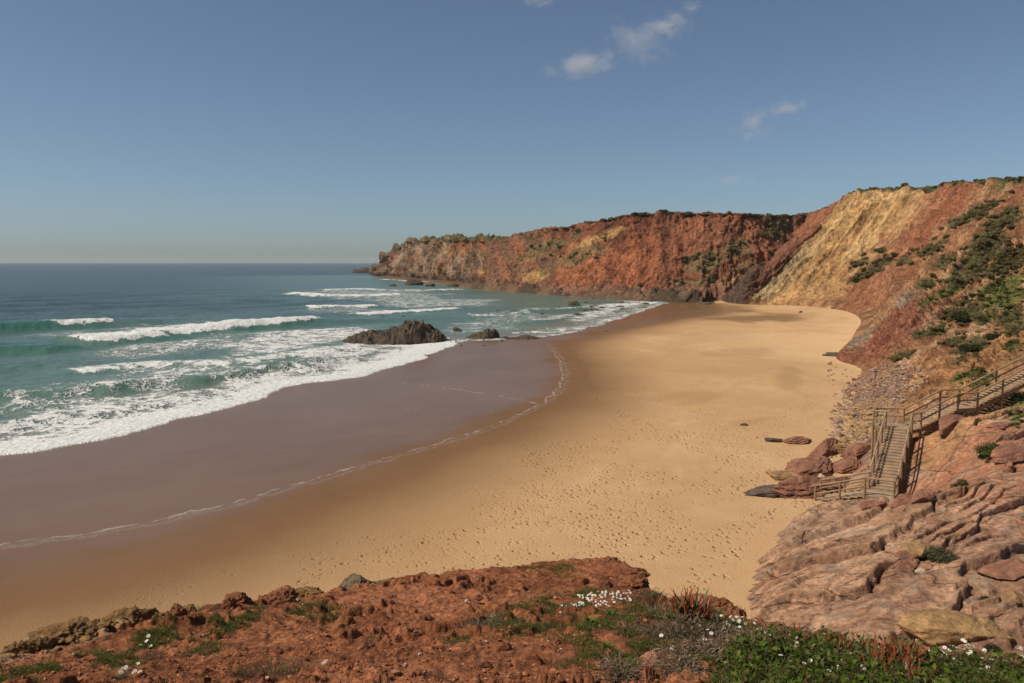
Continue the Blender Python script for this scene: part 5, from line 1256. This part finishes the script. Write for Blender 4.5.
for lab, u, v, s_, k in DRY:
    p = fg(u, v); t = empty('dry_shrub', p, rr.uniform(0, 6)); t.scale = (s_*1.35, s_*1.35, s_*0.9); tag(t, lab, 'dry shrub'); link('twigs', TW[k], t)
    bv = bush_mesh(int(u), 120, 0.05, 0.4, ((0.09,0.075,0.04),(0.06,0.075,0.02),(0.12,0.085,0.05))); link('leaves', mesh_np('leaves', bv[0], bv[1], m_leaf, bv[2], smooth=False), t)
for lab, u, v, s_ in [('feathery dry weed at the bottom left of centre', 272, 676, 0.26), ('feathery dry weed left of the first one', 240, 678, 0.20), ('wispy dry weed at the bottom left corner', 120, 678, 0.2), ('wispy dry stalks standing on the cliff edge', 202, 611, 0.14), ('thin dry stalks on the edge left of the red knob', 218, 609, 0.12), ('low dry weed among the left grass', 150, 660, 0.16), ('wispy dry weed beside the lower right of the first weed', 298, 675, 0.2)]:
    p = fg(u, v); o = link('dry_weed', TD); o.location = tuple(p); o.scale = (s_, s_, s_*1.1); o.rotation_euler = (0, 0, rr.uniform(0, 6)); tag(o, lab, 'dry weed')
# red-tipped succulents
def succ_mesh(seed, n, L, w_, tall):
    r = np.random.default_rng(seed); Vs, Fs, Cs, o = [np.array([0, 0, -0.15])], [], [np.array([0.09, 0.105, 0.03])], 1
    for _ in range(n):
        base = np.array([r.normal()*0.30, r.normal()*0.20, r.uniform(0, 0.05)]); d = np.array([r.normal()*0.35, r.normal()*0.35, tall]); d /= np.linalg.norm(d)
        l_ = L*r.uniform(0.6, 1.3); x_ = np.cross(d, [0.3, 1, 0.1]); x_ /= np.linalg.norm(x_); y_ = np.cross(d, x_); w2 = w_*r.uniform(0.7, 1.2); bend = r.normal(size=3)*0.12*l_
        red = r.random() < 0.75
        for k, (f, ww) in enumerate([(0, 0.6), (0.35, 1.0), (0.75, 0.75), (1.0, 0.05)]):
            c0 = base+d*l_*f+bend*f*f
            for a in range(3): Vs.append(c0+w2*ww*(x_*math.cos(a*2.094)+y_*math.sin(a*2.094)))
            cg, cr = np.array([0.09, 0.105, 0.03]), np.array([0.34, 0.038, 0.020])*r.uniform(0.8, 1.2)
            Cs += [cg*(1-f*0.9)+cr*f*0.9 if red else cg*r.uniform(0.8, 1.3)]*3
            if k: Fs += [(o+3*k-3+i, o+3*k-3+(i+1) % 3, o+3*k+(i+1) % 3, o+3*k+i) for i in range(3)]
        Fs.append((0, o, o+1, o+2)); o += 12
    return np.array(Vs), np.array(Fs), np.array(Cs)
m_succ = col_mat('succulent_leaf', 0.5, 0.35, 0.15, 0.15, 20)
for i, (lab, u, v, sx, n_, L, w_) in enumerate([('tall red and green succulent standing at the cliff edge', 688, 618, 0.34, 60, 0.30, 0.014), ('short red succulent right of the tall one', 708, 620, 0.26, 40, 0.18, 0.012), ('leftmost short row of red leaves behind the leafy cover', 795, 646, 0.30, 50, 0.12, 0.010), ('row of small red leaves behind the leafy cover, second from its left end', 828, 648, 0.32, 60, 0.12, 0.010),
                                             ('red leaves in the middle of the row behind the leafy cover', 852, 652, 0.30, 55, 0.13, 0.010), ('largest red orange clump in front of the yellow boulder', 896, 664, 0.42, 110, 0.17, 0.012), ('red clump left of the largest red orange clump', 872, 658, 0.26, 50, 0.13, 0.010), ('orange red clump at the right end of the row', 918, 672, 0.30, 50, 0.12, 0.010), ('low red leaves at the bottom below the largest red clump', 905, 680, 0.26, 40, 0.12, 0.010)]):
    a, b_, c_ = succ_mesh(800+i, n_, L/sx, w_/sx, 0.9); p = fg(u, v)
    t = link('succulent', mesh_np('succulent', a, b_, m_succ, c_, smooth=False)); t.location = tuple(p); t.scale = (sx, sx, sx); tag(t, lab, 'succulent')
# rosettes and leafy plants
def rosette(seed, n=26, cols=((0.10,0.16,0.025),(0.13,0.19,0.035))):
    r = np.random.default_rng(seed); pts_ = np.zeros((n, 3)); V, F, C = [], [], []
    for i in range(n):
        a = r.uniform(0, 6.28); el = r.uniform(0.2, 1.1); d = np.array([math.cos(a)*math.cos(el), math.sin(a)*math.cos(el), math.sin(el)]); s_ = np.array([-math.sin(a), math.cos(a), 0]); L = r.uniform(0.6, 1.1); w_ = 0.13
        b0 = d*0.05; m_ = d*L*0.55+np.array([0, 0, 0.06]); t = d*L-np.array([0, 0, 0.12*L]); o = len(V)
        V += [b0-s_*0.03, b0+s_*0.03, m_+s_*w_, m_-s_*w_, t]; F += [(o, o+1, o+2, o+3), (o+3, o+2, o+4, o+4)]; C += [np.array(cols[r.integers(0, 2)])*r.uniform(0.7, 1.3)]*5
    return np.array(V), F, np.array(C)
def mesh_py(name, V, F, m, C):
    me = bpy.data.meshes.new(name); me.from_pydata([tuple(p) for p in V], [], [tuple(dict.fromkeys(f)) for f in F]); me.materials.append(m)
    a = me.attributes.new('Col', 'FLOAT_COLOR', 'POINT'); c_ = np.ones((len(V), 4), np.float32); c_[:, :3] = C; a.data.foreach_set('color', c_.ravel()); me.update(); return me
RO = [mesh_py('leafy_plant', *rosette(900+i)[:2], m_plant, rosette(900+i)[2]) for i in range(3)]
for lab, u, v, s_ in [('bright green leafy plant right of the white flowers', 612, 617, 0.13), ('yellow green leafy plant in the scrub', 628, 624, 0.11), ('lone leafy plant below the flower patch', 590, 624, 0.12), ('bright spiky rosette at the bottom by the leafy cover', 752, 668, 0.19), ('green leafy plant by the upright stone', 607, 650, 0.11), ('small leafy plant at the bottom of the scrub', 632, 668, 0.12), ('leafy plant under the tall succulent', 720, 620, 0.12), ('pale green leafy plant right of the tall succulent', 735, 626, 0.12), ('leafy plant in the left grass', 168, 652, 0.10)]:
    p = fg(u, v); o = link('leafy_plant', RO[int(rr.integers(0, 3))]); o.location = tuple(p); o.scale = (s_, s_, s_); o.rotation_euler = (0, 0, rr.uniform(0, 6)); tag(o, lab, 'leafy plant')
k_ = 0
for u, v in [(760,655),(785,660),(805,668),(830,662),(848,675),(872,676),(930,680),(775,676),(815,655),(742,678),(890,690),(960,682)]:
    p = fg(u, v); o = link('leafy_plant', RO[k_ % 3]); o.location = (p[0], p[1], p[2]+0.05); s_ = rr.uniform(0.08, 0.14); o.scale = (s_, s_, s_); o.rotation_euler = (0, 0, rr.uniform(0, 6)); k_ += 1
    tag(o, 'broad leaved green plant rising out of the ground cover', 'leafy plant', 'broad leaved plants in the ground cover')
# white daisies
m_pet = plain_mat('white_petal', (0.74, 0.72, 0.66), 0.7, 0.08, 30, 0, trans=0.2); m_cen = plain_mat('yellow_flower_centre', (0.62, 0.40, 0.05), 0.8, 0.1, 30, 0); m_stem = plain_mat('flower_stem', (0.07, 0.10, 0.02), 0.8, 0.1, 30, 0)
def daisy_mesh(seed, tilt):
    r = np.random.default_rng(seed); V, F, M = [], [], []
    n = 11; ct, s_t = math.cos(tilt), math.sin(tilt)
    rot = lambda p: np.array([p[0], p[1]*ct-p[2]*s_t, p[1]*s_t+p[2]*ct+1.6])
    for i in range(n):
        a = i*2*math.pi/n; d = np.array([math.cos(a), math.sin(a), 0.08]); s_ = np.array([-math.sin(a), math.cos(a), 0]); o = len(V)
        V += [rot(d*0.22-s_*0.10), rot(d*0.22+s_*0.10), rot(d*0.75+s_*0.20), rot(d*1.0+s_*0.08), rot(d*1.0-s_*0.08), rot(d*0.75-s_*0.20)]; F.append(tuple(range(o, o+6))); M.append(0)
    o = len(V); V += [rot(np.array([0.30*math.cos(a), 0.30*math.sin(a), 0.10])) for a in np.arange(8)*math.pi/4]+[rot(np.array([0, 0, 0.24]))]; F += [(o+i, o+(i+1) % 8, o+8) for i in range(8)]; M += [1]*8
    o = len(V); V += [np.array([0.05, 0, 0]), np.array([-0.03, 0.05, 0]), np.array([-0.03, -0.05, 0])]; V += [np.array([0.05, 0, 1.58]), np.array([-0.03, 0.05, 1.58]), np.array([-0.03, -0.05, 1.58])]; F += [(o+i, o+(i+1) % 3, o+3+(i+1) % 3, o+3+i) for i in range(3)]; M += [2]*3
    me = bpy.data.meshes.new('daisy'); me.from_pydata([tuple(p) for p in V], [], F)
    for m in (m_pet, m_cen, m_stem): me.materials.append(m)
    me.polygons.foreach_set('material_index', np.array(M, np.int32)); me.update(); return me
DA = [daisy_mesh(i, t) for i, t in enumerate((0.5, 0.8, 0.3, -0.2))]
def daisies(uv, label, group, s0, s1, lift=0.0):
    for p in fg_many(uv):
        o = link('daisy', DA[int(rr.integers(0, 4))]); s_ = rr.uniform(s0, s1); o.location = (p[0], p[1], p[2]+lift*rr.random()); o.scale = (s_, s_, s_); o.rotation_euler = (0, 0, rr.uniform(-0.9, 0.9)); tag(o, label, 'daisy', group)
daisies(np.r_[ell_pts(85, 606, 600, 28, 8, -4), ell_pts(16, 572, 608, 20, 5, -20)], 'white daisy in the dense flower patch near the cliff corner', 'daisies in the dense patch', 0.013, 0.021, 0.03)
daisies(np.r_[ell_pts(24, 745, 628, 34, 7, 12), ell_pts(12, 690, 640, 40, 12)], 'white daisy scattered in the scrub right of the tall succulent', 'daisies in the scrub', 0.014, 0.024, 0.05)
daisies(np.r_[ell_pts(46, 850, 664, 110, 20, 5), ell_pts(34, 975, 668, 60, 10, 8), ell_pts(14, 950, 664, 24, 5)], 'white daisy standing in the leafy cover at the lower right', 'daisies in the leafy cover', 0.014, 0.022, 0.12)
daisies(np.r_[ell_pts(9, 130, 675, 12, 4), ell_pts(4, 150, 646, 10, 6), ell_pts(2, 300, 609, 4, 2)], 'white daisy in the grass at the lower left', 'daisies at the lower left', 0.016, 0.022, 0.03)

# ---- clouds
def cloud_mat(name, seed, dens, stretch, thr):
    m = bpy.data.materials.new(name); m.use_nodes = True; nt = m.node_tree; nt.nodes.remove(nt.nodes['Principled BSDF']); q = NB(nt)
    tc = q.n('ShaderNodeTexCoord'); ln = q.n('ShaderNodeVectorMath', operation='LENGTH'); q.l(tc.outputs['Object'], ln.inputs[0])
    mp = q.n('ShaderNodeMapping'); mp.inputs['Scale'].default_value = stretch; mp.inputs['Location'].default_value = (seed*3.7, seed*1.3, seed*2.1); q.l(tc.outputs['Object'], mp.inputs[0])
    n = q.noise(mp.outputs[0], 1.5, 7, 0.62, 0.5)
    f = q.math('SUBTRACT', 1.0, ln.outputs['Value'])
    d = q.math('ADD', q.math('MULTIPLY', f, 0.55), q.math('MULTIPLY', q.math('SUBTRACT', n, 0.5), 2.0)); d = q.math('SUBTRACT', d, thr)
    d = q.math('MULTIPLY', q.math('MAXIMUM', d, 0.0), q.mrange(f, 0.0, 0.35)); d = q.math('MULTIPLY', d, dens)
    v = q.n('ShaderNodeVolumePrincipled'); v.inputs['Color'].default_value = (0.95, 0.95, 0.96, 1); v.inputs['Anisotropy'].default_value = 0.2; q.l(d, v.inputs['Density'])
    q.l(v.outputs[0], nt.nodes['Material Output'].inputs['Volume'])
    return m
for i, (lab, u, v, ru, rv, rot, dens, thr) in enumerate([('brightest small wispy cloud, left of the upper group', 584, 64, 38, 13, 10, 0.036, 0.16), ('faint cloud wisp in the middle of the upper group', 640, 42, 36, 24, -20, 0.020, 0.22), ('cloud wisp at the upper right of the upper group', 668, 26, 26, 16, 10, 0.034, 0.20), ('tiny cloud wisp at the top of the upper group', 692, 7, 12, 8, 0, 0.03, 0.15),
                                                     ('small bright cloud wisp of the lower right group', 786, 108, 20, 8, 10, 0.030, 0.12), ('faint cloud wisp left in the lower right group', 753, 124, 24, 16, 20, 0.028, 0.22), ('faint low cloud wisp above the red cliff', 732, 180, 24, 8, 0, 0.016, 0.18), ('faint cloud wisp cut by the top of the sky', 540, 0, 22, 8, 0, 0.022, 0.2)]):
    D = 3000.0; p = PD(u, v, D); px = D/F_PX
    V, F = ICO[3]
    o = link('cloud', mesh_np('cloud', V, F, cloud_mat('cloud_vapour', i+1, dens, (1.6, 1.6, 1.6*rv/ru*1.4), thr))); o.location = tuple(p); o.scale = (ru*px*1.25, ru*px*0.5, rv*px*1.3); o.rotation_euler = (0, -R(rot), 0)
    tag(o, lab, 'cloud')

# ---- the air over the bay
HAZE = 0.00004
if HAZE > 0:
    m = bpy.data.materials.new('haze'); m.use_nodes = True; nt = m.node_tree; nt.nodes.remove(nt.nodes['Principled BSDF'])
    v = nt.nodes.new('ShaderNodeVolumePrincipled'); v.inputs['Color'].default_value = (0.95, 0.95, 0.95, 1); v.inputs['Density'].default_value = HAZE; v.inputs['Anisotropy'].default_value = 0.0
    nt.links.new(v.outputs[0], nt.nodes['Material Output'].inputs['Volume'])
    mb = MB(); mb.box((0, 4500, 30), (26000, 0, 0), (0, 9000, 0), (0, 0, 38))
    tag(mb.build('haze', m), 'thin sea haze over the bay', 'haze', kind='stuff')
